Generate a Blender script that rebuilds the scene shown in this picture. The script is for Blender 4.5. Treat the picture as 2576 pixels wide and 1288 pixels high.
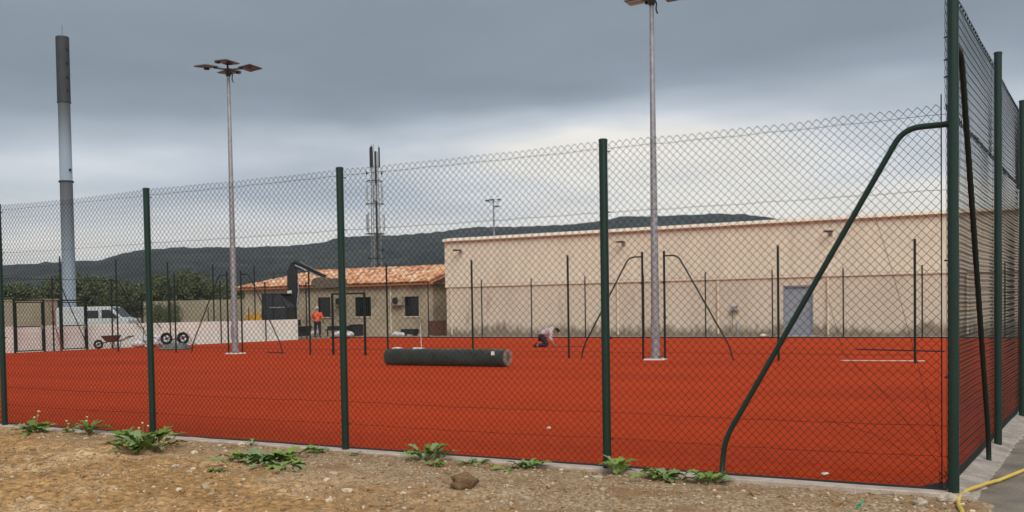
import bpy, bmesh, math, random
import numpy as np
from mathutils import Vector, Matrix, noise as mn

R = math.radians
rnd = random.Random(7)
scene = bpy.context.scene
for o in list(bpy.data.objects):
    bpy.data.objects.remove(o)

# ------------------------------------------------------------------ camera
yaw, pitch, roll = R(30.6), R(-1.94), R(0.928)
fwd0 = Vector((-math.sin(yaw), math.cos(yaw), 0)); right0 = Vector((math.cos(yaw), math.sin(yaw), 0)); up0 = Vector((0, 0, 1))
fwd = fwd0 * math.cos(pitch) + up0 * math.sin(pitch); up1 = up0 * math.cos(pitch) - fwd0 * math.sin(pitch)
cright = right0 * math.cos(roll) - up1 * math.sin(roll); cup = up1 * math.cos(roll) + right0 * math.sin(roll)
cam = bpy.data.cameras.new('camera'); camo = bpy.data.objects.new('camera', cam)
scene.collection.objects.link(camo); scene.camera = camo
m = Matrix((cright, cup, -fwd)).transposed().to_4x4(); m.translation = (0, 0, 1.49)
camo.matrix_world = m
cam.sensor_width = 36; cam.lens = 36 * 2597 / 2576; cam.shift_y = 0.085
cam.clip_start = 0.1; cam.clip_end = 9000

# ------------------------------------------------------------------ sky: closed cloud deck, paler at the horizon
SUN_EL, SUN_AZ = R(40), R(138)      # azimuth clockwise from +Y
world = bpy.data.worlds.new('World'); scene.world = world; world.use_nodes = True
wn, wl = world.node_tree.nodes, world.node_tree.links
wn.clear()
def N(nodes, t, **kw):
    n = nodes.new(t)
    for k, v in kw.items():
        if k in n.inputs.keys() if hasattr(n.inputs, 'keys') else False: n.inputs[k].default_value = v
        else: setattr(n, k, v)
    return n
def math_(nodes, links, op, a, b=None, c=None):
    n = nodes.new('ShaderNodeMath'); n.operation = op
    for i, x in enumerate((a, b, c)):
        if x is None: continue
        if isinstance(x, (int, float)): n.inputs[i].default_value = x
        else: links.new(x, n.inputs[i])
    return n.outputs[0]
def ramp(nodes, stops, interp='LINEAR'):
    n = nodes.new('ShaderNodeValToRGB'); cr = n.color_ramp; cr.interpolation = interp
    while len(cr.elements) < len(stops): cr.elements.new(0.5)
    for e, (p, c) in zip(cr.elements, stops):
        e.position = p; e.color = (c[0], c[1], c[2], 1) if not isinstance(c, (int, float)) else (c, c, c, 1)
    return n
tc = wn.new('ShaderNodeTexCoord'); sep = wn.new('ShaderNodeSeparateXYZ'); wl.new(tc.outputs['Generated'], sep.inputs[0])
z = math_(wn, wl, 'MAXIMUM', sep.outputs[2], 0.0)
den = math_(wn, wl, 'ADD', z, 0.10)
cu = math_(wn, wl, 'DIVIDE', sep.outputs[0], den); cv = math_(wn, wl, 'DIVIDE', sep.outputs[1], den)
comb = wn.new('ShaderNodeCombineXYZ'); wl.new(cu, comb.inputs[0]); wl.new(cv, comb.inputs[1])
nz = wn.new('ShaderNodeTexNoise'); nz.inputs['Scale'].default_value = 0.5; nz.inputs['Detail'].default_value = 3.2
nz.inputs['Roughness'].default_value = 0.5; cmap = wn.new('ShaderNodeMapping'); cmap.inputs['Location'].default_value = (0.0, 0.0, 3.7); wl.new(comb.outputs[0], cmap.inputs[0])
wl.new(cmap.outputs[0], nz.inputs['Vector'])
nz2 = wn.new('ShaderNodeTexNoise'); nz2.inputs['Scale'].default_value = 1.3; nz2.inputs['Detail'].default_value = 7
wl.new(comb.outputs[0], nz2.inputs['Vector'])
nzc = math_(wn, wl, 'SUBTRACT', nz.outputs['Fac'], 0.5)
fade = math_(wn, wl, 'MULTIPLY', math_(wn, wl, 'MINIMUM', math_(wn, wl, 'MULTIPLY', z, 8.0), 1.0), 0.24)
e0 = math_(wn, wl, 'MULTIPLY_ADD', nzc, fade, z)
mr = wn.new('ShaderNodeMapRange'); mr.interpolation_type = 'SMOOTHSTEP'; wl.new(sep.outputs[0], mr.inputs['Value'])   # the deck lifts off the horizon towards +X
for k_, v_ in (('From Min', -0.80), ('From Max', -0.30), ('To Min', -0.012), ('To Max', -0.070)): mr.inputs[k_].default_value = v_
gx = math_(wn, wl, 'MULTIPLY', math_(wn, wl, 'ADD', sep.outputs[0], 0.47), 4.2); gz = math_(wn, wl, 'MULTIPLY', math_(wn, wl, 'SUBTRACT', z, 0.160), 26.0)   # thin break in the deck
gg = math_(wn, wl, 'EXPONENT', math_(wn, wl, 'MULTIPLY', math_(wn, wl, 'ADD', math_(wn, wl, 'MULTIPLY', gx, gx), math_(wn, wl, 'MULTIPLY', gz, gz)), -1.0))
gn = math_(wn, wl, 'MULTIPLY', gg, math_(wn, wl, 'MULTIPLY_ADD', nz2.outputs['Fac'], -0.105, 0.008))
e1 = math_(wn, wl, 'ADD', math_(wn, wl, 'ADD', e0, gn), mr.outputs['Result'])
EXPO = 0.6; KX = 2.0 ** -EXPO
cloud = ramp(wn, [(p, tuple(KX * q for q in c_)) for p, c_ in [(0.0, (1.0, 0.95, 0.86)), (0.035, (0.96, 0.93, 0.87)), (0.060, (0.78, 0.80, 0.82)), (0.09, (0.56, 0.615, 0.68)), (0.115, (0.44, 0.50, 0.565)),
                  (0.14, (0.315, 0.37, 0.43)), (0.175, (0.25, 0.30, 0.35)), (0.24, (0.255, 0.305, 0.355)), (0.36, (0.30, 0.35, 0.40)), (0.6, (0.46, 0.49, 0.53)), (1.0, (0.62, 0.64, 0.66))]])
wl.new(e1, cloud.inputs['Fac'])
mott = ramp(wn, [(0.3, 0.90), (0.7, 1.09)]); wl.new(nz2.outputs['Fac'], mott.inputs['Fac'])
mul = wn.new('ShaderNodeMixRGB'); mul.blend_type = 'MULTIPLY'; mul.inputs[0].default_value = 1
wl.new(cloud.outputs[0], mul.inputs[1]); wl.new(mott.outputs[0], mul.inputs[2])
bg1 = wn.new('ShaderNodeBackground'); bg1.inputs[1].default_value = 1.0; wl.new(mul.outputs[0], bg1.inputs[0])
skt = wn.new('ShaderNodeTexSky'); skt.sky_type = 'NISHITA'; skt.sun_disc = False; skt.sun_elevation = SUN_EL; skt.sun_rotation = SUN_AZ
bg2 = wn.new('ShaderNodeBackground'); bg2.inputs[1].default_value = 0.06; wl.new(skt.outputs[0], bg2.inputs[0])
mixs = wn.new('ShaderNodeMixShader'); mixs.inputs[0].default_value = 0.04
wl.new(bg1.outputs[0], mixs.inputs[1]); wl.new(bg2.outputs[0], mixs.inputs[2])
wo = wn.new('ShaderNodeOutputWorld'); wl.new(mixs.outputs[0], wo.inputs[0])

# ------------------------------------------------------------------ sun behind the cloud: weak and very soft
sl = bpy.data.lights.new('sun', 'SUN'); sl.energy = 1.5; sl.angle = R(40); sl.color = (1.0, 0.955, 0.89)
so = bpy.data.objects.new('sun', sl); scene.collection.objects.link(so)
sd = Vector((math.sin(SUN_AZ) * math.cos(SUN_EL), math.cos(SUN_AZ) * math.cos(SUN_EL), math.sin(SUN_EL)))
so.rotation_euler = (-sd).to_track_quat('-Z', 'Y').to_euler()
scene.view_settings.view_transform = 'Standard'; scene.view_settings.look = 'None'
scene.view_settings.exposure = EXPO; scene.view_settings.gamma = 1.0
scene.cycles.max_bounces = 6; scene.cycles.diffuse_bounces = 3; scene.cycles.volume_bounces = 0
scene.cycles.transparent_max_bounces = 8
scene.render.filter_size = 1.3

# ------------------------------------------------------------------ helpers
col = scene.collection
def mat(name, c1, c2=None, scale=4.0, rough=0.85, bump=0.0, bscale=60.0, metal=0.0, spec=0.4, detail=5, fine=0.0, fscale=90.0, lo=0.35, hi=0.65, stretch=None, c3=None, c3scale=1.5, c3lo=0.55, c3hi=0.7):
    M = bpy.data.materials.new(name); M.use_nodes = True
    nt = M.node_tree; n, l = nt.nodes, nt.links
    b = n['Principled BSDF']; b.inputs['Roughness'].default_value = rough; b.inputs['Metallic'].default_value = metal
    b.inputs['Specular IOR Level'].default_value = spec
    t = n.new('ShaderNodeTexCoord'); vec = t.outputs['Object']
    if stretch:
        mp = n.new('ShaderNodeMapping'); mp.inputs['Scale'].default_value = stretch; l.new(vec, mp.inputs[0]); vec = mp.outputs[0]
    if c2 is None: c2 = tuple(x * 0.85 for x in c1)
    a = n.new('ShaderNodeTexNoise'); a.inputs['Scale'].default_value = scale; a.inputs['Detail'].default_value = detail; l.new(vec, a.inputs['Vector'])
    rp = ramp(n, [(lo, c1), (hi, c2)]); l.new(a.outputs['Fac'], rp.inputs['Fac']); out = rp.outputs[0]
    if c3:
        a3 = n.new('ShaderNodeTexNoise'); a3.inputs['Scale'].default_value = c3scale; a3.inputs['Detail'].default_value = 6; l.new(vec, a3.inputs['Vector'])
        r3 = ramp(n, [(c3lo, 0.0), (c3hi, 1.0)]); l.new(a3.outputs['Fac'], r3.inputs['Fac'])
        mx = n.new('ShaderNodeMixRGB'); l.new(r3.outputs[0], mx.inputs[0]); l.new(out, mx.inputs[1]); mx.inputs[2].default_value = (*c3, 1); out = mx.outputs[0]
    if fine:
        f = n.new('ShaderNodeTexNoise'); f.inputs['Scale'].default_value = fscale; f.inputs['Detail'].default_value = 3; l.new(vec, f.inputs['Vector'])
        fr = ramp(n, [(0.3, 1 - fine), (0.7, 1 + fine)]); l.new(f.outputs['Fac'], fr.inputs['Fac'])
        mx = n.new('ShaderNodeMixRGB'); mx.blend_type = 'MULTIPLY'; mx.inputs[0].default_value = 1
        l.new(out, mx.inputs[1]); l.new(fr.outputs[0], mx.inputs[2]); out = mx.outputs[0]
    l.new(out, b.inputs['Base Color'])
    if bump:
        f = n.new('ShaderNodeTexNoise'); f.inputs['Scale'].default_value = bscale; f.inputs['Detail'].default_value = 5; l.new(vec, f.inputs['Vector'])
        bp = n.new('ShaderNodeBump'); bp.inputs['Strength'].default_value = bump; bp.inputs['Distance'].default_value = 0.02
        l.new(f.outputs['Fac'], bp.inputs['Height']); l.new(bp.outputs[0], b.inputs['Normal'])
    return M

def link(o, parent=None):
    col.objects.link(o)
    if parent is not None: o.parent = parent
    return o
def tag(o, label=None, cat=None, group=None, kind=None):
    if label: o['label'] = label
    if cat: o['category'] = cat
    if group: o['group'] = group
    if kind: o['kind'] = kind
    return o
def thing(name, label, cat, loc=(0, 0, 0), rz=0.0, group=None):
    o = bpy.data.objects.new(name, None); o.empty_display_size = 0.2
    o.location = loc; o.rotation_euler = (0, 0, rz); link(o)
    return tag(o, label, cat, group)

class MB:
    def __init__(s): s.v, s.f, s.mi = [], [], []
    def add(s, vs, fs, mi=0):
        k = len(s.v); s.v += [tuple(p) for p in vs]; s.f += [tuple(k + i for i in f) for f in fs]; s.mi += [mi] * len(fs); return s
    def box(s, x0, x1, y0, y1, z0, z1, mi=0, M=None):
        vs = [Vector(p) for p in ((x0, y0, z0), (x1, y0, z0), (x1, y1, z0), (x0, y1, z0), (x0, y0, z1), (x1, y0, z1), (x1, y1, z1), (x0, y1, z1))]
        if M is not None: vs = [M @ p for p in vs]
        return s.add(vs, [(0, 3, 2, 1), (4, 5, 6, 7), (0, 1, 5, 4), (1, 2, 6, 5), (2, 3, 7, 6), (3, 0, 4, 7)], mi)
    def bar(s, a, b, w, h=None, mi=0):       # square bar between two points
        a, b = Vector(a), Vector(b); d = b - a; L = d.length
        q = d.to_track_quat('Z', 'Y').to_matrix().to_4x4(); q.translation = a
        h = w if h is None else h
        return s.box(-w / 2, w / 2, -h / 2, h / 2, 0, L, mi, q)
    def tube(s, pts, r, n=8, cap=True, mi=0):
        pts = [Vector(p) for p in pts]; rs = r if isinstance(r, (list, tuple)) else [r] * len(pts)
        k = len(s.v); ref = None
        for i, p in enumerate(pts):
            t = (pts[min(i + 1, len(pts) - 1)] - pts[max(i - 1, 0)]).normalized()
            if ref is None: ref = Vector((0, 0, 1)) if abs(t.z) < 0.9 else Vector((1, 0, 0))
            u = t.cross(ref).normalized(); ref = u.cross(t)
            for j in range(n):
                a = 2 * math.pi * j / n
                s.v.append(tuple(p + (u * math.cos(a) + ref * math.sin(a)) * rs[i]))
        for i in range(len(pts) - 1):
            for j in range(n):
                a = k + i * n + j; b = k + i * n + (j + 1) % n
                s.f.append((a, b, b + n, a + n)); s.mi.append(mi)
        if cap:
            s.f.append(tuple(k + j for j in range(n))); s.f.append(tuple(k + (len(pts) - 1) * n + n - 1 - j for j in range(n))); s.mi += [mi, mi]
        return s
    def prism(s, poly, y0, y1, mi=0, M=None):       # polygon in x,z extruded along y
        n = len(poly); vs = [Vector((x, y0, z)) for x, z in poly] + [Vector((x, y1, z)) for x, z in poly]
        if M is not None: vs = [M @ p for p in vs]
        fs = [tuple(range(n)), tuple(range(2 * n - 1, n - 1, -1))] + [(i, n + i, n + (i + 1) % n, (i + 1) % n) for i in range(n)]
        return s.add(vs, fs, mi)
    def ball(s, c, r, n=8, m=6, mi=0):
        c = Vector(c); r = Vector(r) if not isinstance(r, (int, float)) else Vector((r, r, r))
        k = len(s.v); s.v.append(tuple(c + Vector((0, 0, -r.z))))
        for i in range(1, m):
            a = -math.pi / 2 + math.pi * i / m
            for j in range(n):
                b = 2 * math.pi * j / n
                s.v.append((c.x + r.x * math.cos(a) * math.cos(b), c.y + r.y * math.cos(a) * math.sin(b), c.z + r.z * math.sin(a)))
        s.v.append(tuple(c + Vector((0, 0, r.z)))); top = len(s.v) - 1
        f0 = len(s.f)
        for j in range(n):
            s.f.append((k, k + 1 + (j + 1) % n, k + 1 + j)); s.f.append((top, top - n + j, top - n + (j + 1) % n))
            for i in range(m - 2):
                a = k + 1 + i * n + j; b = k + 1 + i * n + (j + 1) % n
                s.f.append((a, b, b + n, a + n))
        s.mi += [mi] * (len(s.f) - f0); return s
    def mesh(s, name, mats, smooth=False):
        me = bpy.data.meshes.new(name); me.from_pydata(s.v, [], s.f)
        for mm in (mats if isinstance(mats, (list, tuple)) else [mats]): me.materials.append(mm)
        if any(s.mi): me.polygons.foreach_set('material_index', s.mi)
        if smooth: me.polygons.foreach_set('use_smooth', [True] * len(s.f))
        me.update(); return me
    def build(s, name, mats, parent=None, smooth=False, kind=None, bevel=0.0, loc=None):
        o = bpy.data.objects.new(name, s.mesh(name, mats, smooth)); link(o, parent)
        if loc: o.location = loc
        if kind: o['kind'] = kind
        if bevel:
            bv = o.modifiers.new('bevel', 'BEVEL'); bv.width = bevel; bv.segments = 2; bv.limit_method = 'ANGLE'
        return o
def put(name, me, parent=None, loc=(0, 0, 0), rot=(0, 0, 0), sc=None):
    o = bpy.data.objects.new(name, me); link(o, parent); o.location = loc; o.rotation_euler = rot
    if sc: o.scale = sc if not isinstance(sc, (int, float)) else (sc, sc, sc)
    return o
ORD = ['first', 'second', 'third', 'fourth', 'fifth', 'sixth', 'seventh', 'eighth', 'ninth', 'tenth', 'eleventh', 'twelfth', 'thirteenth']

# ------------------------------------------------------------------ materials
m_turf = mat('red_turf', (0.515, 0.053, 0.009), (0.455, 0.047, 0.008), scale=0.5, rough=0.95, fine=0.18, fscale=14, bump=0.25, bscale=120, spec=0.1, stretch=(0.4, 1, 1), c3=(0.385, 0.039, 0.008), c3scale=0.4, c3lo=0.45, c3hi=0.78)
m_turf.node_tree.nodes['Principled BSDF'].inputs['Sheen Weight'].default_value = 0.0
m_turf.node_tree.nodes['Principled BSDF'].inputs['Sheen Tint'].default_value = (1.0, 0.45, 0.28, 1)
m_edge = mat('plain_black', (0.012, 0.011, 0.010), (0.02, 0.018, 0.016))
m_green = mat('green_coated_steel', (0.004, 0.030, 0.021), (0.006, 0.024, 0.017), scale=3, rough=0.36, spec=0.5, fine=0.15, fscale=40)
m_dgreen = mat('dark_green_coated_steel', (0.006, 0.018, 0.013), (0.008, 0.014, 0.010), rough=0.5)
m_wire = mat('green_coated_wire', (0.006, 0.013, 0.010), (0.008, 0.012, 0.010), rough=0.6, spec=0.25)
m_wire2 = mat('green_coated_wire_lit', (0.020, 0.036, 0.032), (0.028, 0.040, 0.036), rough=0.5, spec=0.4)  # paler than the front wire: reflected grey-green light put into the colour
m_galv = mat('galvanised_steel', (0.42, 0.43, 0.44), (0.30, 0.31, 0.33), scale=9, rough=0.5, metal=0.55, fine=0.12, fscale=30)
m_kerb = mat('kerb_concrete', (0.60, 0.50, 0.42), (0.44, 0.36, 0.30), scale=6, bump=0.4, bscale=80, fine=0.2)
m_conc = mat('pale_concrete', (0.46, 0.40, 0.34), (0.30, 0.26, 0.22), scale=5, bump=0.5, bscale=50, fine=0.25, fscale=40)
m_white = mat('white_render', (0.90, 0.865, 0.80), (0.83, 0.79, 0.73), scale=1.5, fine=0.06, fscale=30)
m_hall_up = mat('hall_upper_render', (0.81, 0.73, 0.57), (0.74, 0.665, 0.52), scale=0.7, fine=0.07, fscale=8, stretch=(1.2, 1, 0.25), c3=(0.62, 0.52, 0.40), c3scale=0.8, c3lo=0.6, c3hi=0.82)
m_trim = mat('pale_trim', (0.80, 0.66, 0.50), (0.70, 0.58, 0.45), scale=4)
m_bluedoor = mat('blue_grey_paint', (0.30, 0.32, 0.36), (0.26, 0.28, 0.32), scale=2, rough=0.6)
m_dark = mat('dark_steel', (0.020, 0.022, 0.025), (0.03, 0.03, 0.033), rough=0.5)
m_black = mat('black_rubber_tyre', (0.010, 0.010, 0.010), (0.018, 0.018, 0.018))
m_glass = mat('dark_glass', (0.012, 0.015, 0.018), (0.02, 0.024, 0.028), rough=0.12, spec=0.7)
m_vanwhite = mat('white_car_paint', (0.56, 0.59, 0.59), (0.47, 0.50, 0.50), scale=2, rough=0.35, spec=0.5)
m_yellow = mat('yellow_paint', (0.62, 0.33, 0.04), (0.48, 0.24, 0.03), rough=0.5)
m_house = mat('house_render', (0.48, 0.395, 0.28), (0.39, 0.32, 0.23), scale=0.9, fine=0.1, fscale=10, c3=(0.20, 0.16, 0.12), c3scale=0.6, c3lo=0.58, c3hi=0.8)
m_beige = mat('beige_wall_render', (0.40, 0.34, 0.24), (0.32, 0.27, 0.19), scale=0.5, fine=0.12, fscale=6)
tilec = [((0.74, 0.37, 0.19), (0.62, 0.27, 0.13)), ((0.82, 0.56, 0.36), (0.70, 0.43, 0.25)), ((0.50, 0.20, 0.10), (0.40, 0.15, 0.08)), ((0.88, 0.72, 0.54), (0.76, 0.56, 0.38))]
m_tiles = [mat('terracotta_%d' % i, a, b, scale=9, fine=0.15, fscale=40) for i, (a, b) in enumerate(tilec)]
m_paletile = mat('pale_tile', (0.88, 0.81, 0.68), (0.80, 0.70, 0.55), scale=3)
m_skin = mat('skin', (0.36, 0.19, 0.13), (0.32, 0.16, 0.11), rough=0.6)
m_orange = mat('orange_hi_vis', (0.86, 0.13, 0.05), (0.74, 0.10, 0.04), rough=0.7)
m_trouser = mat('dark_trousers', (0.022, 0.021, 0.03), (0.03, 0.03, 0.04))
m_shirt = mat('pale_plaid_shirt', (0.68, 0.60, 0.62), (0.42, 0.34, 0.40), scale=26, detail=2, lo=0.48, hi=0.56)
m_cloth = mat('white_cloth', (0.80, 0.77, 0.70), (0.7, 0.66, 0.6))
m_hair = mat('dark_hair', (0.02, 0.014, 0.01))
m_sack = mat('white_woven_sack', (0.72, 0.69, 0.68), (0.5, 0.48, 0.49), scale=6, bump=0.4, bscale=20)
m_rust = mat('rusty_steel', (0.13, 0.055, 0.035), (0.09, 0.04, 0.028), scale=8, fine=0.2)
m_greytray = mat('grey_green_steel', (0.16, 0.19, 0.17), (0.11, 0.13, 0.12), scale=6, rough=0.5)
m_redhose = mat('red_hose', (0.38, 0.09, 0.085), (0.30, 0.07, 0.07), rough=0.5)
m_hose = mat('yellow_hose', (0.76, 0.56, 0.10), (0.66, 0.47, 0.08), scale=12, rough=0.45)
m_mint = mat('green_string', (0.05, 0.42, 0.24), (0.04, 0.34, 0.2))
m_stone = mat('pale_stone', (0.55, 0.46, 0.36), (0.42, 0.34, 0.26), scale=12, bump=0.5, bscale=30)
m_clod = mat('earth_clod', (0.24, 0.145, 0.075), (0.17, 0.10, 0.05), scale=14, bump=1.0, bscale=45, fine=0.3)
m_leaf = [mat('weed_leaf_%d' % i, a, b, scale=14, rough=0.6, spec=0.35) for i, (a, b) in enumerate([((0.15, 0.25, 0.04), (0.10, 0.18, 0.03)), ((0.25, 0.35, 0.07), (0.17, 0.26, 0.05)), ((0.26, 0.33, 0.15), (0.18, 0.26, 0.11))])]
m_flower = mat('pale_flower', (0.75, 0.60, 0.28), (0.7, 0.6, 0.4))
m_straw = mat('dry_stem', (0.30, 0.30, 0.10), (0.22, 0.2, 0.08))
m_crown = [mat('tree_leaves_%d' % i, a, b, scale=1.2) for i, (a, b) in enumerate([((0.13, 0.155, 0.075), (0.09, 0.11, 0.055)), ((0.16, 0.18, 0.08), (0.11, 0.13, 0.06)), ((0.22, 0.22, 0.11), (0.14, 0.15, 0.07))])]
m_bark = mat('bark', (0.08, 0.06, 0.045), (0.05, 0.04, 0.03), scale=8)
m_monolow = mat('grey_blue_mast_paint', (0.27, 0.325, 0.385), (0.25, 0.305, 0.365), scale=0.8, rough=0.8, stretch=(1, 1, 0.15))
m_monotop = mat('dark_shroud', (0.040, 0.045, 0.052), (0.05, 0.055, 0.06), scale=1.5, rough=0.7)
m_led = mat('lamp_lens', (0.07, 0.055, 0.05), (0.05, 0.04, 0.04), rough=0.25, spec=0.6)
m_lamp = mat('lamp_grey', (0.16, 0.155, 0.15), (0.12, 0.115, 0.11), scale=6, rough=0.55)
m_towersteel = mat('tower_steel', (0.34, 0.34, 0.32), (0.24, 0.24, 0.23), rough=0.6)
m_antenna = mat('antenna_grey', (0.45, 0.46, 0.46), (0.36, 0.37, 0.38))

# stained lower wall of the hall: the dirt line at the foot of the wall
m_hall_lo = mat('hall_lower_render', (0.70, 0.60, 0.475), (0.63, 0.535, 0.42), scale=0.6, fine=0.08, fscale=9, stretch=(1.3, 1, 0.35), c3=(0.42, 0.32, 0.25), c3scale=0.9, c3lo=0.62, c3hi=0.8)
nt = m_hall_lo.node_tree; n, l = nt.nodes, nt.links; b = n['Principled BSDF']
src = b.inputs['Base Color'].links[0].from_socket
tcn = n.new('ShaderNodeTexCoord'); sx = n.new('ShaderNodeSeparateXYZ'); l.new(tcn.outputs['Object'], sx.inputs[0])
mp = n.new('ShaderNodeMapping'); mp.inputs['Scale'].default_value = (1.6, 1, 0.45); l.new(tcn.outputs['Object'], mp.inputs[0])
ns = n.new('ShaderNodeTexNoise'); ns.inputs['Scale'].default_value = 3.1; ns.inputs['Detail'].default_value = 9; ns.inputs['Roughness'].default_value = 0.65; l.new(mp.outputs[0], ns.inputs['Vector'])
nb = n.new('ShaderNodeTexNoise'); nb.inputs['Scale'].default_value = 0.45; nb.inputs['Detail'].default_value = 3; l.new(tcn.outputs['Object'], nb.inputs['Vector'])
hh = math_(n, l, 'ADD', math_(n, l, 'MULTIPLY', sx.outputs[2], 1.0), math_(n, l, 'MULTIPLY', math_(n, l, 'SUBTRACT', ns.outputs['Fac'], 0.5), -1.5))
hh = math_(n, l, 'ADD', hh, math_(n, l, 'MULTIPLY', math_(n, l, 'SUBTRACT', nb.outputs['Fac'], 0.5), -1.0))
rs = ramp(n, [(0.20, 0.85), (0.60, 0.0)]); l.new(hh, rs.inputs['Fac'])
mx = n.new('ShaderNodeMixRGB'); l.new(rs.outputs[0], mx.inputs[0]); l.new(src, mx.inputs[1]); mx.inputs[2].default_value = (0.20, 0.155, 0.115, 1)
l.new(mx.outputs[0], b.inputs['Base Color'])

# dirt: sandy earth, greyer gravel along the kerb, all by noise and distance from the kerb
def dirt_material():
    M = mat('dirt', (0.47, 0.275, 0.115), (0.34, 0.195, 0.08), scale=1.3, rough=0.95, spec=0.15, bump=1.0, bscale=22, fine=0.5, fscale=15, c3=(0.57, 0.38, 0.20), c3scale=0.9, c3lo=0.5, c3hi=0.68)  # strong fine mottling: dark crumbs, with relief shade put into the colour
    nt = M.node_tree; n, l = nt.nodes, nt.links; b = n['Principled BSDF']
    src = b.inputs['Base Color'].links[0].from_socket
    t = n.new('ShaderNodeTexCoord'); s = n.new('ShaderNodeSeparateXYZ'); l.new(t.outputs['Object'], s.inputs[0])
    ns = n.new('ShaderNodeTexNoise'); ns.inputs['Scale'].default_value = 0.8; ns.inputs['Detail'].default_value = 5; l.new(t.outputs['Object'], ns.inputs['Vector'])
    # boundary of the gravel band: a line 1.2 m off the kerb at the far end that widens towards the path
    d = math_(n, l, 'ADD', math_(n, l, 'MULTIPLY', s.outputs[1], 1.0), math_(n, l, 'MULTIPLY', s.outputs[0], 0.30))
    d = math_(n, l, 'ADD', d, math_(n, l, 'MULTIPLY', math_(n, l, 'SUBTRACT', ns.outputs['Fac'], 0.5), 2.6))
    rp = ramp(n, [(0.44, 0.0), (0.58, 1.0)]); l.new(math_(n, l, 'MULTIPLY_ADD', d, 0.1, 0.0), rp.inputs['Fac'])
    g = n.new('ShaderNodeTexNoise'); g.inputs['Scale'].default_value = 38; g.inputs['Detail'].default_value = 4; l.new(t.outputs['Object'], g.inputs['Vector'])
    gr = ramp(n, [(0.32, (0.21, 0.135, 0.075)), (0.55, (0.41, 0.295, 0.18)), (0.72, (0.58, 0.46, 0.32))]); l.new(g.outputs['Fac'], gr.inputs['Fac'])
    bn = n.new('ShaderNodeTexNoise'); bn.inputs['Scale'].default_value = 1.9; bn.inputs['Detail'].default_value = 7; bn.inputs['Roughness'].default_value = 0.62; l.new(t.outputs['Object'], bn.inputs['Vector'])
    br_ = ramp(n, [(0.50, 0.0), (0.62, 0.8)]); l.new(bn.outputs['Fac'], br_.inputs['Fac'])
    mb_ = n.new('ShaderNodeMixRGB'); l.new(br_.outputs[0], mb_.inputs[0]); l.new(gr.outputs[0], mb_.inputs[1]); mb_.inputs[2].default_value = (0.27, 0.155, 0.075, 1)
    mx = n.new('ShaderNodeMixRGB'); l.new(rp.outputs[0], mx.inputs[0]); l.new(src, mx.inputs[1]); l.new(mb_.outputs[0], mx.inputs[2])
    l.new(mx.outputs[0], b.inputs['Base Color'])
    return M
m_dirt = dirt_material()
m_gravelground = mat('stony_ground', (0.34, 0.27, 0.20), (0.26, 0.20, 0.15), scale=0.6, fine=0.2, fscale=12, bump=0.5, bscale=10)
m_path = mat('worn_asphalt', (0.28, 0.235, 0.185), (0.18, 0.15, 0.12), scale=2.5, fine=0.25, fscale=70, bump=0.5, bscale=120, c3=(0.30, 0.25, 0.19), c3scale=1.1)
m_hill = mat('wooded_hill', (0.056, 0.060, 0.046), (0.026, 0.031, 0.025), scale=0.012, rough=1.0, fine=0.6, fscale=0.07, spec=0.0)

# ------------------------------------------------------------------ ground
g = MB(); S = 4200
g.add([(-S, -S, -0.16), (S, -S, -0.16), (S, S, -0.16), (-S, S, -0.16)], [(0, 1, 2, 3)])
tag(g.build('ground', m_gravelground), 'wide stony earth ground round the courts', kind='structure')

# dirt verge in front of the fence: real relief
def smooth01(t): t = max(0.0, min(1.0, t)); return t * t * (3 - 2 * t)
def dirt_z(x, y):
    base = -0.004 - 0.02 * smooth01((x + 9) / 8)
    k = smooth01((8.35 - y) / 0.9)
    zz = base + k * (0.05 * mn.noise(Vector((x * 0.55, y * 0.8, 0.3))) + 0.028 * mn.noise(Vector((x * 1.7, y * 2.6, 4.0))))
    rgh = 0.35 + 0.65 * k
    zz += rgh * (0.032 * mn.noise(Vector((x * 3.0, y * 6, 9.0))) + 0.006 - 0.028 * abs(mn.noise(Vector((x * 7 + 2, y * 12, 2.0)))) + 0.010 * mn.noise(Vector((x * 17, y * 22, 7.0))) + 0.007 * mn.noise(Vector((x * 34, y * 38, 5.0))))
    zz -= 0.09 * smooth01((x + 0.95) / 0.3) * smooth01((y - 8.0) / 0.35)
    return zz
def grid(name, x0, x1, nx, y0, y1, ny, fz, material):
    xs = np.linspace(x0, x1, nx); ys = np.linspace(y0, y1, ny)
    v = [(float(x), float(y), fz(float(x), float(y))) for y in ys for x in xs]
    f = [(j * nx + i, j * nx + i + 1, (j + 1) * nx + i + 1, (j + 1) * nx + i) for j in range(ny - 1) for i in range(nx - 1)]
    mb = MB(); mb.v = v; mb.f = f; mb.mi = [0] * len(f)
    return mb.build(name, material, smooth=True)
tag(grid('dirt_verge', -17.0, 2.6, 740, 3.2, 8.47, 230, dirt_z, m_dirt), 'rough sandy dirt verge in front of the fence', kind='structure')
tag(grid('dirt_track', -17.0, 2.6, 60, -6, 3.2, 40, lambda x, y: dirt_z(x, min(y, 3.2)) if y > 3.1 else dirt_z(x, y), m_dirt), 'sandy dirt track where the viewer stands', kind='structure')

# red court
c = MB()
poly = [(-1.24, 8.66), (-1.24, 44.62), (-37.2, 44.62), (-38.75, 25.0), (-40.0, 8.66)]
c.add([(x, y, 0.0) for x, y in poly] + [(x, y, -0.15) for x, y in poly], [(0, 1, 2, 3, 4)] + [(i, 5 + i, 5 + (i + 1) % 5, (i + 1) % 5) for i in range(5)])
court = c.build('court_ground', m_turf); tag(court, 'brick red synthetic court surface', kind='structure')
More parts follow.
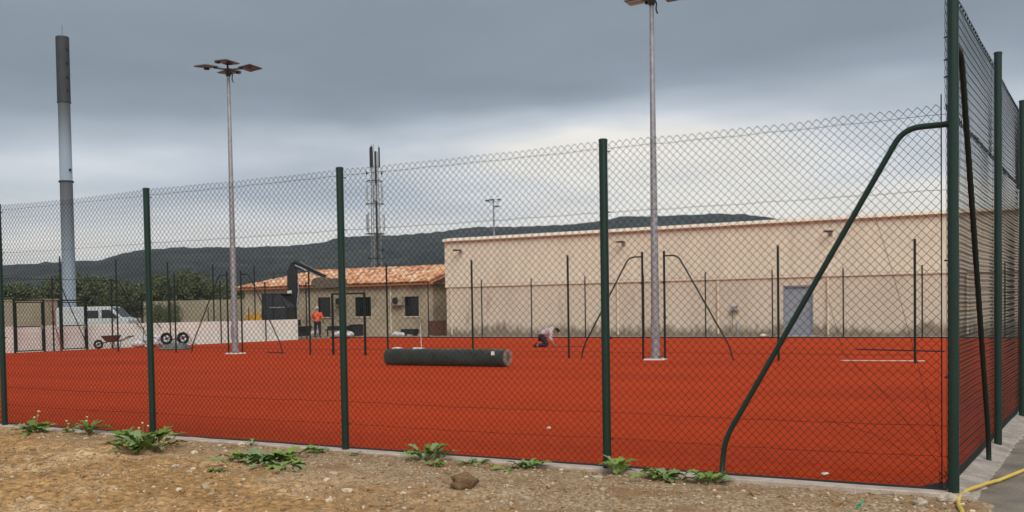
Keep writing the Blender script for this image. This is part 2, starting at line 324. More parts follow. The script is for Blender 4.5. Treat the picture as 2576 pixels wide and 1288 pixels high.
# turf seams and wrinkles lying on it
def strip_ridge(pts, w, h, name, parent, material):
    mb = MB(); k = []
    for i, (x, y) in enumerate(pts):
        a = Vector((pts[min(i + 1, len(pts) - 1)][0] - pts[max(i - 1, 0)][0], pts[min(i + 1, len(pts) - 1)][1] - pts[max(i - 1, 0)][1], 0)).normalized()
        nrm = Vector((-a.y, a.x, 0)); e = math.sin(math.pi * i / (len(pts) - 1)) ** 0.5 if 0 < i < len(pts) - 1 else 0.05
        p = Vector((x, y, 0.001))
        k.append([p - nrm * w, p - nrm * w * 0.4 + up0 * h * 0.75 * e, p + up0 * h * e, p + nrm * w * 0.4 + up0 * h * 0.75 * e, p + nrm * w])
    vs = [q for r in k for q in r]; fs = [(i * 5 + j, (i + 1) * 5 + j, (i + 1) * 5 + j + 1, i * 5 + j + 1) for i in range(len(k) - 1) for j in range(4)]
    mb.add(vs, fs); return mb.build(name, material, parent, smooth=True)
strip_ridge([(-2.95 + 0.12 * i, 9.55 + 0.05 * math.sin(i * 0.7) - 0.006 * i) for i in range(12)], 0.05, 0.022, 'turf_wrinkle', court, m_turf)
strip_ridge([(-2.7 + 0.11 * i, 8.98 + 0.03 * math.sin(i * 0.9) - 0.004 * i) for i in range(11)], 0.06, 0.028, 'turf_wrinkle', court, m_turf)
strip_ridge([(-1.9 + 0.06 * i, 9.2 + 0.08 * i) for i in range(9)], 0.05, 0.018, 'turf_wrinkle', court, m_turf)
strip_ridge([(-3.6 + 0.15 * i, 9.15 + 0.02 * math.sin(i)) for i in range(9)], 0.04, 0.010, 'turf_wrinkle', court, m_turf)
mb = MB(); mb.add([(-1.24, 8.68, 0.012), (-1.26, 8.98, 0.02), (-1.40, 8.68, 0.012), (-1.24, 8.68, 0.005), (-1.26, 8.98, 0.005), (-1.40, 8.68, 0.005)], [(0, 1, 2), (5, 4, 3), (0, 3, 4, 1), (1, 4, 5, 2), (2, 5, 3, 0)])
mb.build('underlay_corner', m_edge, court)
for nm, bx in (('edge_strip', (-40.0, -1.18, 8.60, 8.70, -0.12, 0.016)), ('edge_strip', (-38.2, -1.2, 44.62, 44.74, -0.12, 0.045)), ('edge_strip', (-1.245, -1.19, 8.665, 44.62, -0.12, 0.010))):  # thin near-black strips along the court edges
    mb = MB(); mb.box(*bx); mb.build(nm, m_edge, court)
# kerbs
mb = MB(); xs = np.linspace(-22, -1.0, 90)
vs, fs = [], []
for x in xs:
    x = float(x); w = 0.008 * mn.noise(Vector((x * 1.3, 0, 0))) + 0.006 * mn.noise(Vector((x * 6, 3, 0))); h = 0.005 * mn.noise(Vector((x * 3, 0, 7)))
    vs += [(x, 8.465 + w, -0.16), (x, 8.465 + w, 0.004 + h), (x, 8.475 + w, 0.012 + h), (x, 8.60, 0.014 + h), (x, 8.60, -0.16)]
for i in range(len(xs) - 1):
    for j in range(4): fs.append((i * 5 + j, i * 5 + j + 1, (i + 1) * 5 + j + 1, (i + 1) * 5 + j))
mb.add(vs, fs); tag(mb.build('front_kerb', m_kerb), 'narrow concrete kerb under the front fence', kind='structure')
mb = MB(); mb.box(-36.5, 4, 44.74, 44.98, -0.15, 0.075); tag(mb.build('far_kerb', m_conc, bevel=0.01), 'pale concrete kerb along the hall side of the court', kind='structure')
mb = MB()
vs, fs = [], []
ys = np.linspace(8.42, 46, 700)
def foot_z(x, y): return -.024 + .008 * mn.noise(Vector((x * 9, y * 7, 2))) - .25 * max(0, x + 1.06)
for y in ys:
    y = float(y); a = 0.07 * mn.noise(Vector((0, y * 1.2, 0))) + 0.05 * mn.noise(Vector((5, y * 6, 0))) + .03 * mn.noise(Vector((5, y * 17, 0)))
    vs += [(-1.188, y, -0.15), (-1.188, y, 0.0), (-1.08, y, foot_z(-1.08, y)), (-0.99 + a * .6, y, foot_z(-.99, y)), (-0.93 + a, y, -0.085)]
for i in range(len(ys) - 1):
    for j in range(4): fs.append((i * 5 + j, (i + 1) * 5 + j, (i + 1) * 5 + j + 1, i * 5 + j + 1))
mb.add(vs, fs); tag(mb.build('fence_footing_kerb', m_conc), 'rough concrete footing along the tall side fence', kind='structure')
tag(grid('side_path', -0.98, 9, 80, 8.05, 60, 200, lambda x, y: -0.055 + 0.006 * mn.noise(Vector((x * 2, y * 2, 0))), m_path), 'worn grey path beside the tall fence', kind='structure')

# ------------------------------------------------------------------ hills (wooded ridge on the horizon)
ridge = [(120, .03), (95, .036), (75, .040), (56.87, .0427), (55.07, .0445), (53.22, .0467), (52.28, .047), (51.31, .0521), (50.53, .055), (50.0, .0568), (48.76, .0583), (46.14, .0587), (43.66, .0598), (41.55, .0615), (40.49, .0652), (39.63, .0685), (36.82, .0697), (34.3, .0719), (32.65, .0754), (31.77, .0763), (29.79, .0761), (28.04, .0767), (25.84, .079), (24.53, .083), (22.8, .0833), (21.51, .0834), (18.74, .083), (17.7, .082), (16.55, .0783), (10, .066), (0, .058), (-20, .05), (-50, .035)]
rb = [p[0] for p in ridge][::-1]; rh = [p[1] for p in ridge][::-1]
D = 1600.0; NA, NR = 900, 34
vs, fs = [], []
for i in range(NA):
    th = -50 + 170 * i / (NA - 1); el = float(np.interp(th, rb, rh)); H = el * D + 1.49
    dx, dy = -math.sin(R(th)), math.cos(R(th))
    for j in range(NR):
        t = j / (NR - 1); r = 420 + (2500 - 420) * t
        k = smooth01((r - 420) / (D - 420)) if r < D else 1 - 0.8 * smooth01((r - D) / 900)
        hz = H * (0.62 * k + 0.38 * k * k) - 0.6
        hz += k * (14 * mn.noise(Vector((dx * r * .004, dy * r * .004, 1))) * (1 - abs(2 * k - 1)) + 2.0 * mn.noise(Vector((dx * r * .03, dy * r * .03, 3))) + 2.2 * mn.noise(Vector((dx * r * .11, dy * r * .11, 6))))
        vs.append((dx * r, dy * r, hz))
for i in range(NA - 1):
    for j in range(NR - 1): fs.append((i * NR + j, i * NR + j + 1, (i + 1) * NR + j + 1, (i + 1) * NR + j))
mb = MB(); mb.add(vs, fs); tag(mb.build('hills', m_hill), 'dark wooded hill ridge on the horizon', kind='structure')

# ------------------------------------------------------------------ chain-link fabric
def chain_link(name, L, z0, z1, parent, seed, origin, ux, amp=0.004, bulge=0.012, r=0.0028, sides=3, pitch_=0.0354, mt=None):
    """zigzag wires hooked into each other, one joined mesh; ux = unit vector along the fence."""
    rg = np.random.default_rng(seed)
    nw = int(round(L / pitch_)); h = L / nw; nr = int(round((z1 - z0) / h)); hv = (z1 - z0) / nr
    ii = np.arange(nw)[:, None]; jj = np.arange(nr + 1)[None, :]
    s = (ii + ((ii + jj) % 2)) * h; zz = z0 + jj * hv + 0 * ii
    ph = rg.uniform(0, 6.28, 8)
    ds = amp * (np.sin(s * 2.1 + zz * 1.3 + ph[0]) + np.sin(s * 5.3 - zz * 2.9 + ph[1]) * 0.6)
    dz = amp * (np.sin(s * 1.4 - zz * 2.3 + ph[2]) + np.sin(s * 7.1 + ph[3]) * 0.5 * (zz / 3.0)) + rg.normal(0, .0011, s.shape) - 0.010 * np.sin(np.pi * s / L) * (zz / 3.0)
    env = np.clip(np.minimum(s, L - s) / 0.4, 0, 1)
    dn = bulge * env * (np.sin(s * 1.9 + ph[4]) * np.sin(zz * 1.6 + ph[5])) + np.where((ii % 2) == 0, 0.0016, -0.0016)
    s = s + ds * env; zz = zz + dz
    ux = np.array(ux); nx_ = np.array([-ux[1], ux[0], 0.0])
    P = np.array(origin)[None, None, :] + s[..., None] * ux + dn[..., None] * nx_ + zz[..., None] * np.array([0, 0, 1.0])
    T = np.gradient(P, axis=1); T /= np.linalg.norm(T, axis=2, keepdims=True)
    U = np.broadcast_to(nx_, P.shape); V = np.cross(T, U)
    ring = []
    for k in range(sides):
        a = 2 * math.pi * k / sides; ring.append(P + r * (math.cos(a) * U + math.sin(a) * V))
    Vt = np.stack(ring, axis=2).reshape(-1, 3)
    n1 = nr + 1
    base = (np.arange(nw)[:, None, None] * n1 + np.arange(nr)[None, :, None]) * sides + np.arange(sides)[None, None, :]
    nxt = (np.arange(nw)[:, None, None] * n1 + np.arange(nr)[None, :, None]) * sides + ((np.arange(sides) + 1) % sides)[None, None, :]
    F = np.stack([base, nxt, nxt + sides, base + sides], axis=3).reshape(-1, 4)
    me = bpy.data.meshes.new(name); me.vertices.add(len(Vt)); me.vertices.foreach_set('co', Vt.astype(np.float32).ravel())
    me.loops.add(F.size); me.loops.foreach_set('vertex_index', F.astype(np.int32).ravel())
    me.polygons.add(len(F)); me.polygons.foreach_set('loop_start', np.arange(0, F.size, 4, dtype=np.int32))
    me.update(calc_edges=True); me.materials.append(mt or m_wire)
    o = bpy.data.objects.new(name, me); link(o, parent); o['kind'] = 'stuff'
    return o
def bent(pts, rad=0.16, n=6):          # rounded polyline
    pts = [Vector(p) for p in pts]; out = [pts[0]]
    for i in range(1, len(pts) - 1):
        a = (pts[i - 1] - pts[i]); b = (pts[i + 1] - pts[i]); ra = min(rad, a.length * .45, b.length * .45)
        p, q = pts[i] + a.normalized() * ra, pts[i] + b.normalized() * ra
        for k in range(n + 1):
            t = k / n; out.append(p * (1 - t) ** 2 + pts[i] * 2 * t * (1 - t) + q * t * t)
    return out + [pts[-1]]

# front fence (3 m)
FX = [-16.1, -13.10, -10.15, -7.14, -4.06, -1.11]; FY = 8.545
ff = thing('chain_link_fence', 'green chain-link fence of even height along the front of the red court', 'fence', (-7.1, FY, 0))
def floc(p): return (p[0] + 7.1, p[1] - FY, p[2])
for i, x in enumerate(FX[:-1]):
    mb = MB(); r = 0.039
    mb.tube([floc((x, FY, -0.15)), floc((x, FY, 2.985))], r, 16); mb.tube([floc((x, FY, 2.985)), floc((x, FY, 3.005)), floc((x, FY, 3.012))], [r + .003, r + .003, r * .7], 16)
    mb.build('post', m_green, ff, smooth=False)
    for zz in (0.28, 1.2, 2.35, 2.9):
        k = MB(); k.tube([floc((x - 0.05, FY + 0.03, zz)), floc((x - .02, FY + 0.05, zz)), floc((x + .05, FY + .035, zz))], 0.006, 6); k.build('wire_clip', m_dark, ff)
for i in range(len(FX) - 1):
    chain_link('wire_mesh', FX[i + 1] - FX[i] - (0.10 if i == len(FX) - 2 else 0.0), 0.035, 3.0, ff, 10 + i, floc((FX[i], FY + 0.05, 0)), (1, 0, 0), amp=0.005 if i < 4 else 0.007)
    for zz in (0.28, 0.52, 2.35, 2.93):
        mb = MB(); n_ = 14; sag = 0.012 if zz < 2 else 0.006
        mb.tube([floc((FX[i] + (FX[i + 1] - FX[i]) * t / n_, FY + 0.056, zz - sag * math.sin(math.pi * t / n_) + 0.004 * math.sin(t * 2.3 + i))) for t in range(n_ + 1)], 0.0019, 5); mb.build('tension_wire', m_wire, ff, smooth=True)
mb = MB(); mb.tube([floc(p) for p in bent([(-1.14, FY - .01, 2.84), (-1.47, FY - .01, 2.84), (-2.935, FY - .02, 0.33), (-2.985, FY - .02, -0.14)], 0.13)], 0.0235, 12); mb.build('brace', m_green, ff, smooth=True)
mb = MB(); mb.tube([floc((-1.205, FY + .04, 0.03)), floc((-1.205, FY + .04, 3.08))], 0.005, 6); mb.build('stretcher_bar', m_wire, ff)
for ps in ([(-1.18, 0.14), (-1.40, 1.05), (-1.58, 1.75), (-1.74, 2.3)], [(-1.18, 0.14), (-1.59, 0.70), (-1.96, 1.09), (-2.12, 1.68)], [(-1.18, .12), (-1.7, .42), (-2.2, .55)]):
    mb = MB(); pp = []
    for a in range(len(ps) - 1):
        for t in range(5): pp.append(floc((ps[a][0] + (ps[a + 1][0] - ps[a][0]) * t / 5, FY + 0.075, ps[a][1] + (ps[a + 1][1] - ps[a][1]) * t / 5)))
    mb.tube(pp, 0.0018, 5); mb.build('loose_wire', m_wire, ff, smooth=True)
mb = MB()
for a in range(9):
    t0 = rnd.uniform(0, 6.28); mb.tube([floc((-1.19 + .04 * math.cos(t0 + k), FY + .07 + .04 * math.sin(t0 + k), .06 + .012 * a + .03 * math.sin(3 * k + a))) for k in (0, .8, 1.6, 2.4, 3.2)], 0.0018, 4)
mb.build('wire_tangle', m_wire, ff, kind='stuff')

# tall side fence (4 m)
SY = [8.545, 11.85, 14.88, 17.9, 20.9]; SX = -1.115
sf = thing('chain_link_fence', 'taller green chain-link fence in two tiers beside the path', 'fence', (SX, 11.85, 0))
def sloc(p): return (p[0] - SX, p[1] - 11.85, p[2])
for i, y in enumerate(SY):
    r = 0.042 if i == 0 else 0.039
    mb = MB(); mb.tube([sloc((SX, y, -.15)), sloc((SX, y, 4.03))], r, 16); mb.tube([sloc((SX, y, 4.03)), sloc((SX, y, 4.05)), sloc((SX, y, 4.056))], [r + .003, r + .003, r * .7], 16); mb.build('post', m_green, sf)
for i in range(len(SY) - 1):
    Ls = SY[i + 1] - SY[i]
    chain_link('wire_mesh', Ls, 0.03, 3.0, sf, 40 + i, sloc((SX - 0.05, SY[i], 0)), (0, 1, 0), amp=0.004, r=0.0021, mt=m_wire2)
    chain_link('wire_mesh', Ls, 2.96, 3.99, sf, 60 + i, sloc((SX - 0.058, SY[i], 0)), (0, 1, 0), amp=0.004, r=0.0021, mt=m_wire2)
    for zz in (0.28, 0.52, 1.6, 2.97, 3.94):
        mb = MB(); mb.tube([sloc((SX - .062, SY[i] + Ls * t / 10, zz - .008 * math.sin(math.pi * t / 10))) for t in range(11)], 0.0024, 5); mb.build('tension_wire', m_wire, sf, smooth=True)
    for zz in (2.99, 3.95):
        mb = MB()
        for t in range(int(Ls / 0.14)): mb.ball(sloc((SX - .055, SY[i] + .07 + .14 * t, zz)), (0.008, .012, .014), 5, 4)
        mb.build('tie_knots', m_wire, sf, kind='stuff')
mb = MB(); mb.tube([sloc(p) for p in bent([(SX + .015, 8.60, 3.45), (SX + .02, 8.86, 3.42), (SX + .03, 10.66, 0.2), (SX + .03, 10.70, -.1)], 0.14)], 0.024, 12); mb.build('brace', m_dgreen, sf, smooth=True)
for zz in (3.2, 3.33, 3.5, 2.86, 0.9, 1.8):
    mb = MB(); mb.tube([sloc((SX - .04, 8.53, zz)), sloc((SX - .062, 8.55, zz)), sloc((SX - .058, 8.57, zz + .006))], 0.006, 6); mb.build('clip', m_dark, sf)
mb = MB(); mb.box(-.03, .03, -3.24, -3.16, 4.0, 4.07); mb.build('wire_tensioner', m_dark, sf)

# ------------------------------------------------------------------ bare posts on the court
post_me = {}
def post_mesh(r, h):
    k = (round(r, 3), round(h, 2))
    if k not in post_me:
        mb = MB(); mb.tube([(0, 0, -.05), (0, 0, h)], r, 12); mb.tube([(0, 0, h), (0, 0, h + .015), (0, 0, h + .02)], [r + .003, r + .003, r * .7], 12)
        post_me[k] = mb.mesh('post', m_dgreen)
    return post_me[k]
def bare_post(x, y, h, label, group, brace=None, r=0.031):
    t = thing('fence_post', label, 'post', (x, y, 0), 0, group)
    put('upright', post_mesh(r, h), t)
    for zz in (1.15, 2.1):
        mb = MB(); mb.box(-r - .02, r + .02, -.012, .012, zz, zz + .05); mb.build('bracket', m_dark, t) if brace else None
    if brace:
        mb = MB(); mb.tube(bent([(p[0], p[1], p[2]) for p in brace], 0.18), 0.021, 10); mb.build('brace', m_dgreen, t, smooth=True)
    return t
def YC(x): return 26.42 + (-x - 4) * .034
CXs = [-4.31, -7.67, -10.86, -11.52, -13.90, -17.30, -20.68, -24.12, -27.45, -28.17, -31.05, -34.5]
CB = {-10.86: 1, -11.52: -1, -27.45: 1, -28.17: -1}
for i, x in enumerate(CXs):
    br = None
    if x in CB:
        s = CB[x]; br = [(s * .03, 0, 2.86), (s * .40, 0, 2.86), (s * 1.84, 0, .38), (s * 1.95, 0, -.04)]
    lab = 'bare green post in the mid-court row, %s counting from the side by the tall fence' % ORD[i]
    if br: lab = 'mid-court green post with bent brace on the %s side of the %s lamp mast' % ('hall-end' if s > 0 else 'white-wall', 'larger near' if x > -15 else 'smaller far')
    bare_post(x, YC(x), 2.98, lab, 'bare posts across the middle of the court', br)
for zz in (0.2,):
    mb = MB(); mb.tube([(-4.31 - 30.2 * t / 60 + 19, YC(-4.31 - 30.2 * t / 60) - 27 + .04, zz - .02 * abs(math.sin(t * .55))) for t in range(61)], 0.004, 5)
    w = mb.build('tension_wire', m_wire, smooth=True, loc=(-19, 27, 0)); tag(w, 'thin dark wire strung low along the mid-court row of posts', 'wire')
FXs = [-3.95, -6.99, -10.12, -13.14, -16.19, -19.2, -22.24, -25.21, -28.12, -31.45]
for i, x in enumerate(FXs):
    bare_post(x, 44.58, 2.95, 'thin bare green post along the hall side, %s counting from the tall fence end' % ORD[i], 'bare posts along the hall side', r=0.03)
mb = MB(); mb.tube([(-3.95 - 27.5 * t / 60 + 17, 0, 2.74 - .025 * abs(math.sin(t * .55))) for t in range(61)], 0.0045, 5)
tag(mb.build('tension_wire', m_wire, smooth=True, loc=(-17, 44.53, 0)), 'thin wire strung high along the posts by the hall', 'wire')
LYs = [24.2, 27.32, 30.24, 33.46, 36.62, 39.72, 42.85]
LX = -38.35
for i, y in enumerate(LYs):
    br = None
    if i in (1, 2): br = [(0, .03, 2.98), (0, .3 if i == 1 else .42, 2.96), (0, 1.52 if i == 1 else 1.9, .38), (0, 1.58 if i == 1 else 1.98, -.04)]
    bare_post(LX, y, 3.05, 'green end-row post before the white wall, %s from the gates end%s' % (ORD[i], ', braced' if br else ''), 'posts of the end row by the white wall', br, r=0.034)
for a, b in ((20, 27.55), (27.6, 30.65)):
    mb = MB(); mb.tube([(0, a + (b - a) * t / 10, 2.99) for t in range(11)], 0.012, 6); tag(mb.build('top_rail', m_dgreen, smooth=True, loc=(LX, 0, 0)), 'thin green top rail over the %s gate' % ('first' if a < 25 else 'second'), 'rail')
for i, (y, zt) in enumerate([(29.99, 4.15), (33.02, 4.12), (36.13, 4.08), (39.15, 4.06), (42.18, 4.04)]):
    bare_post(-41.5, y, zt, 'tall green post standing behind the white wall, %s from the gates end' % ORD[i], 'tall posts behind the white wall', r=0.036)
for i, (x, y, h) in enumerate([(-46.2, 40.2, 1.75), (-45.2, 42.2, 1.75), (-44.1, 44.3, 1.75)]):
    bare_post(x, y, h, 'short dark stake showing over the white wall, %s from the van' % ORD[i], 'short stakes beyond the white wall', r=0.03)

# gates
def gate(loc, rz, w, h, label, mid=True, leaf=True):
    t = thing('gate', label, 'gate', loc, rz, 'small green gates')
    for s in (0, w):
        mb = MB(); mb.box(s - .03, s + .03, -.03, .03, 0, h); mb.build('gate_post', m_dgreen, t)
    mb = MB(); mb.box(.0301, w - .0301, -.028, .028, h - .055, h - .001); mb.build('head_rail', m_dgreen, t)
    if leaf:
        lf = bpy.data.objects.new('leaf', None); link(lf, t)
        for s in (.085, w - .085):
            mb = MB(); mb.box(s - .022, s + .022, -.02, .02, .05, h - .1); mb.build('stile', m_dgreen, lf)
        for zz in (.07, 1.05, h - .12):
            mb = MB(); mb.box(.108, w - .108, -.018, .018, zz - .02, zz + .02); mb.build('rail', m_dgreen, lf)
        mb = MB(); mb.box(w - .18, w - .09, -.04, -.02, .92, 1.1); mb.tube([(w - .16, -.07, 1.0), (w - .06, -.07, 1.0)], .01, 6); mb.build('latch', m_galv, lf)
    return t
gate((LX, 25.56, 0), R(90), 1.33, 2.16, 'closed green mesh gate in the end row, before the pale low building')
gate((LX, 27.66, 0), R(90), 1.27, 2.15, 'closed green mesh gate in the end row, before the white van')
gate((-23.06, YC(-23), 0), 0, 1.38, 2.09, 'open green gate frame in the mid-court row beside the worker', leaf=False)

# ------------------------------------------------------------------ floodlight masts
def flood_mast(x, y, h, label, rz):
    t = thing('floodlight_mast', label, 'floodlight', (x, y, 0), rz, 'court floodlight masts')
    mb = MB(); mb.tube([(0, 0, 0.03), (0, 0, .5), (0, 0, h)], [.128, .124, .055], 12); mb.build('pole', m_galv, t)
    mb = MB(); mb.box(-.19, .19, -.19, .19, .035, .055); bp = mb.build('base_plate', m_galv, t)
    for a in (-1, 1):
        for b_ in (-1, 1):
            k = MB(); k.tube([(a * .15, b_ * .15, .05), (a * .15, b_ * .15, .11)], .016, 6); k.build('bolt', m_dark, bp)
    mb = MB(); mb.box(-.27, .27, -.27, .27, -.1, .034); mb.build('concrete_base', m_white, t, bevel=.01)
    mb = MB(); mb.box(-.07, .07, -.131, -.115, .6, 1.0); mb.build('access_door', m_galv, t)
    mb = MB(); mb.tube([(0, 0, h - .25), (0, 0, h - .02), (0, 0, h + .02)], [.075, .14, .14], 10); mb.build('head_collar', m_dark, t)
    for k in range(4):
        a = math.pi / 4 + k * math.pi / 2; ca, sa = math.cos(a), math.sin(a)
        mb = MB(); mb.bar((ca * .05, sa * .05, h), (ca * .5, sa * .5, h + .05), .06, .05); mb.build('arm', m_dark, t)
        lm = bpy.data.objects.new('floodlight', None); link(lm, t); lm.location = (ca * .76, sa * .76, h + .07); lm.rotation_euler = (R(-3), R(4), a + math.pi / 4)
        mb = MB(); mb.box(-.31, .31, -.31, .31, .0, .032); hs = mb.build('housing', m_lamp, lm, bevel=.008)
        for q in (-1, 1):
            mb = MB(); mb.box(-.28, .28, q * .15 - .125, q * .15 + .125, -.014, -.002); mb.build('lens', m_led, lm)
        for f in range(6):
            mb = MB(); mb.box(-.27, .27, -.25 + .1 * f - .006, -.25 + .1 * f + .006, .033, .06); mb.build('fin', m_galv, lm)
        mb = MB(); mb.box(-.30, -.16, -.30, -.16, -.06, -.015); mb.build('driver_box', m_dark, lm)
    mb = MB(); mb.tube(bent([(.06, .05, h - .05), (.12, .09, h - .18), (.10, .07, h - .34), (.14, .10, h - .46)], .08), .02, 6); mb.build('cable', m_black, t, smooth=True)
flood_mast(-11.09, 26.53, 9.93, 'larger near galvanised floodlight mast, its lamp head at the picture top', R(8))
flood_mast(-27.62, 27.03, 10.2, 'galvanised floodlight mast with four flat lamps in a cross', R(-2))

# ------------------------------------------------------------------ sports hall
hall = thing('sports_hall', 'long windowless beige hall with a tiled roof edge', 'building', (-32.6, 48, 0))
mb = MB(); mb.box(0, 12.1 + 6.85, 0, .3, -.15, 2.70); mb.box(18.95, 20.35, 0, .3, 2.32, 2.70); mb.box(20.35, 48, 0, .3, -.15, 2.70); mb.box(0.002, .3, .3, 16, -.15, 2.7); mb.build('lower_wall', m_hall_lo, hall)
mb = MB(); mb.box(-.04, 48, -.05, .3, 2.76, 5.18); mb.box(-.04, .3, .3, 16, 2.76, 5.18); mb.build('upper_wall', m_hall_up, hall)
mb = MB(); mb.box(-.05, 48, -.075, .28, 2.695, 2.765); mb.build('trim_band', m_trim, hall)
mb = MB(); mb.box(-.06, 48, -.12, .3, 5.17, 5.215); mb.build('eaves_board', m_hall_lo, hall)
mb = MB(); mb.add([(-.1, -.12, 5.22), (48, -.12, 5.22), (48, 9, 5.6), (-.1, 9, 5.6), (-.1, 18, 5.22), (48, 18, 5.22)], [(0, 1, 2, 3), (3, 2, 5, 4)]); roof = mb.build('roof', m_tiles[1], hall)
def tile_mesh(mt, L=0.44, r=0.105, n=5, rise=1.0):
    mb = MB(); vs = []
    for y, k in ((0, 1.0), (L, 0.82)):
        for rr in (r * k, r * k - .016):
            for i in range(n + 1):
                a = math.pi * i / n; vs.append((rr * math.cos(a), y, rr * math.sin(a) * rise))
    m_ = n + 1; fs = []
    for i in range(n):
        fs += [(i, i + 1, 2 * m_ + i + 1, 2 * m_ + i), (i, m_ + i, m_ + i + 1, i + 1)]
    fs += [(i + m_, 3 * m_ + i, 3 * m_ + i + 1, m_ + i + 1) for i in range(n)]
    mb.add(vs, fs); return mb.mesh('tile', mt)
pt_me = [tile_mesh(m_paletile, .5, .12, 5), tile_mesh(m_tiles[3], .5, .12, 5)]
def verge_mesh(w):
    mb = MB(); n_ = 6; vs = []
    for i in range(n_ + 1):
        a = i / n_; u = (a - .5) * w; s_ = .035 * math.sin(math.pi * a)
        vs += [(u, -.26, 0.012 + s_ * .9), (u, -.235, .075 + s_), (u, -.20, .15 + s_), (u, .25, .20 + s_), (u, -.235, 0.0 + s_ * .7)]
    fs = [(i * 5 + j, (i + 1) * 5 + j, (i + 1) * 5 + j + 1, i * 5 + j + 1) for i in range(n_) for j in range(3)] + [(i * 5 + 4, (i + 1) * 5 + 4, (i + 1) * 5, i * 5) for i in range(n_)]
    mb.add(vs, fs); return mb.mesh('tile', m_paletile)
vt = [verge_mesh(.325), verge_mesh(.315)]
for k in range(145):
    put('roof_tile', vt[k % 2], roof, (.12 + .33 * k, rnd.uniform(-.012, .012), 5.222 + rnd.uniform(-.006, .006)), (0, 0, rnd.uniform(-.012, .012)))
mb = MB(); mb.box(0, 48, -.16, .3, 5.216, 5.34); mb.build('mortar_bed', m_paletile, roof)
door = bpy.data.objects.new('door', None); link(door, hall)
mb = MB(); mb.box(19.03, 20.27, .10, .15, .0, 2.24); mb.build('door_leaf', m_bluedoor, door)
for bx in ((18.951, 19.03, .03, .17, 0, 2.319), (20.27, 20.349, .03, .17, 0, 2.319), (19.031, 20.269, .03, .17, 2.241, 2.319)):
    mb = MB(); mb.box(*bx); mb.build('door_frame', m_bluedoor, door)
mb = MB(); mb.box(20.12, 20.2, .07, .1, 1.0, 1.14); mb.tube([(20.16, .05, 1.07), (20.05, .05, 1.07)], .012, 6); mb.build('handle', m_galv, door)
mb = MB(); mb.box(18.7, 20.6, -.5, .0, -.14, .02); mb.build('door_step', m_conc, hall)
for x in (.36, 10.52, 15.82, 21.03, 26.9):
    mb = MB(); mb.tube([(x, -.05, .05), (x, -.05, 2.65)], .05, 8)
    p = mb.build('downpipe', m_trim, hall)
    for zz in (.5, 1.5, 2.4):
        mb = MB(); mb.box(x - .07, x + .07, -.105, -.001, zz, zz + .03); mb.build('pipe_bracket', m_trim, p)
mb = MB(); mb.box(16.45, 16.85, -.3, -.001, 1.2, 1.24); mb.box(16.5, 16.78, -.25, -.001, 1.24, 1.42); mb.tube([(16.52, -.02, .03), (16.52, -.02, 1.2)], .02, 6); mb.tube([(16.74, -.02, .03), (16.74, -.02, .6)], .03, 6); mb.build('wall_basin', m_galv, hall)
for x in (1.06, 10.9, 21.17):
    lm = bpy.data.objects.new('wall_floodlight', None); link(lm, hall); lm.location = (x, -.05, 4.62)
    mb = MB(); mb.bar((0, 0, .05), (0, -.36, .10), .04); mb.build('arm', m_galv, lm)
    mb = MB(); mb.box(-.2, .2, -.56, -.3, .07, .14); mb.build('lamp_housing', m_rust, lm, bevel=.01)
    mb = MB(); mb.box(-.17, .17, -.53, -.33, .055, .069); mb.build('lens', m_led, lm)
    mb = MB(); mb.box(-.09, .09, -.06, .0, -.08, .1); mb.build('wall_box', m_galv, lm)

# ------------------------------------------------------------------ clubhouse with terracotta roof
house = thing('low_house', 'low beige clubhouse with a terracotta tile roof', 'building', (-50.1, 50, 0))
HW = 15.15
wins = [(6.30, 7.35, 1.12, 2.36), (9.30, 10.55, 1.12, 2.32), (13.08, 14.14, 1.10, 2.28), (2.6, 3.5, 1.12, 2.32)]
wins = sorted(wins)
mb = MB(); xs = 0.0
for (a, b_, z0, z1) in wins:
    mb.box(xs, a, 0, .25, -.15, 3.08); mb.box(a, b_, 0, .25, -.15, z0); mb.box(a, b_, 0, .25, z1, 3.08); xs = b_
mb.box(xs, HW, 0, .25, -.15, 3.08); mb.box(HW - .25, HW, .25, 7, -.15, 3.08); mb.box(0, .25, .25, 7, -.15, 3.08); mb.box(0, HW, 7, 7.25, -.15, 3.08)
mb.add([(HW - .1, 0, 3.08), (HW - .1, 7.25, 3.08), (HW - .1, 3.6, 4.05)], [(0, 1, 2)])
mb.build('wall', m_house, house)
for (a, b_, z0, z1) in wins:
    w = bpy.data.objects.new('window', None); link(w, house)
    mb = MB(); mb.box(a + .05, b_ - .05, .12, .15, z0 + .05, z1 - .05); mb.build('pane', m_glass, w)
    for bx in ((a, a + .05, .06, .18, z0, z1), (b_ - .05, b_, .06, .18, z0, z1), (a + .0501, b_ - .0501, .06, .18, z0, z0 + .05), (a + .0501, b_ - .0501, .06, .18, z1 - .05, z1)):
        mb = MB(); mb.box(*bx); mb.build('frame', m_dark, w)
    for q in range(7):
        xx = a + .05 + (b_ - a - .1) * (q + .5) / 7
        mb = MB(); mb.tube([(xx, .04, z0 + .01), (xx, .04, z1 - .01)], .012, 6); mb.build('bar', m_dark, w)
    mb = MB(); mb.box(a - .06, b_ + .06, -.06, .059, z0 - .06, z0 - .002); mb.build('sill', m_trim, w)
for (x, z0) in ((12.75, 1.75), (8.35, 1.8)):
    ac = bpy.data.objects.new('air_conditioner', None); link(ac, house); ac.location = (x, 0, z0)
    mb = MB(); mb.box(-.4, .4, -.36, -.06, 0, .56); mb.build('casing', m_beige, ac, bevel=.02)
    mb = MB(); mb.tube([(-.08, -.362, .28), (-.08, -.375, .28)], .22, 16); mb.build('fan_grille', m_dark, ac)
    for s in (-.3, .3):
        mb = MB(); mb.bar((s, 0, -.02), (s, -.38, -.02), .03); mb.build('bracket', m_galv, ac)
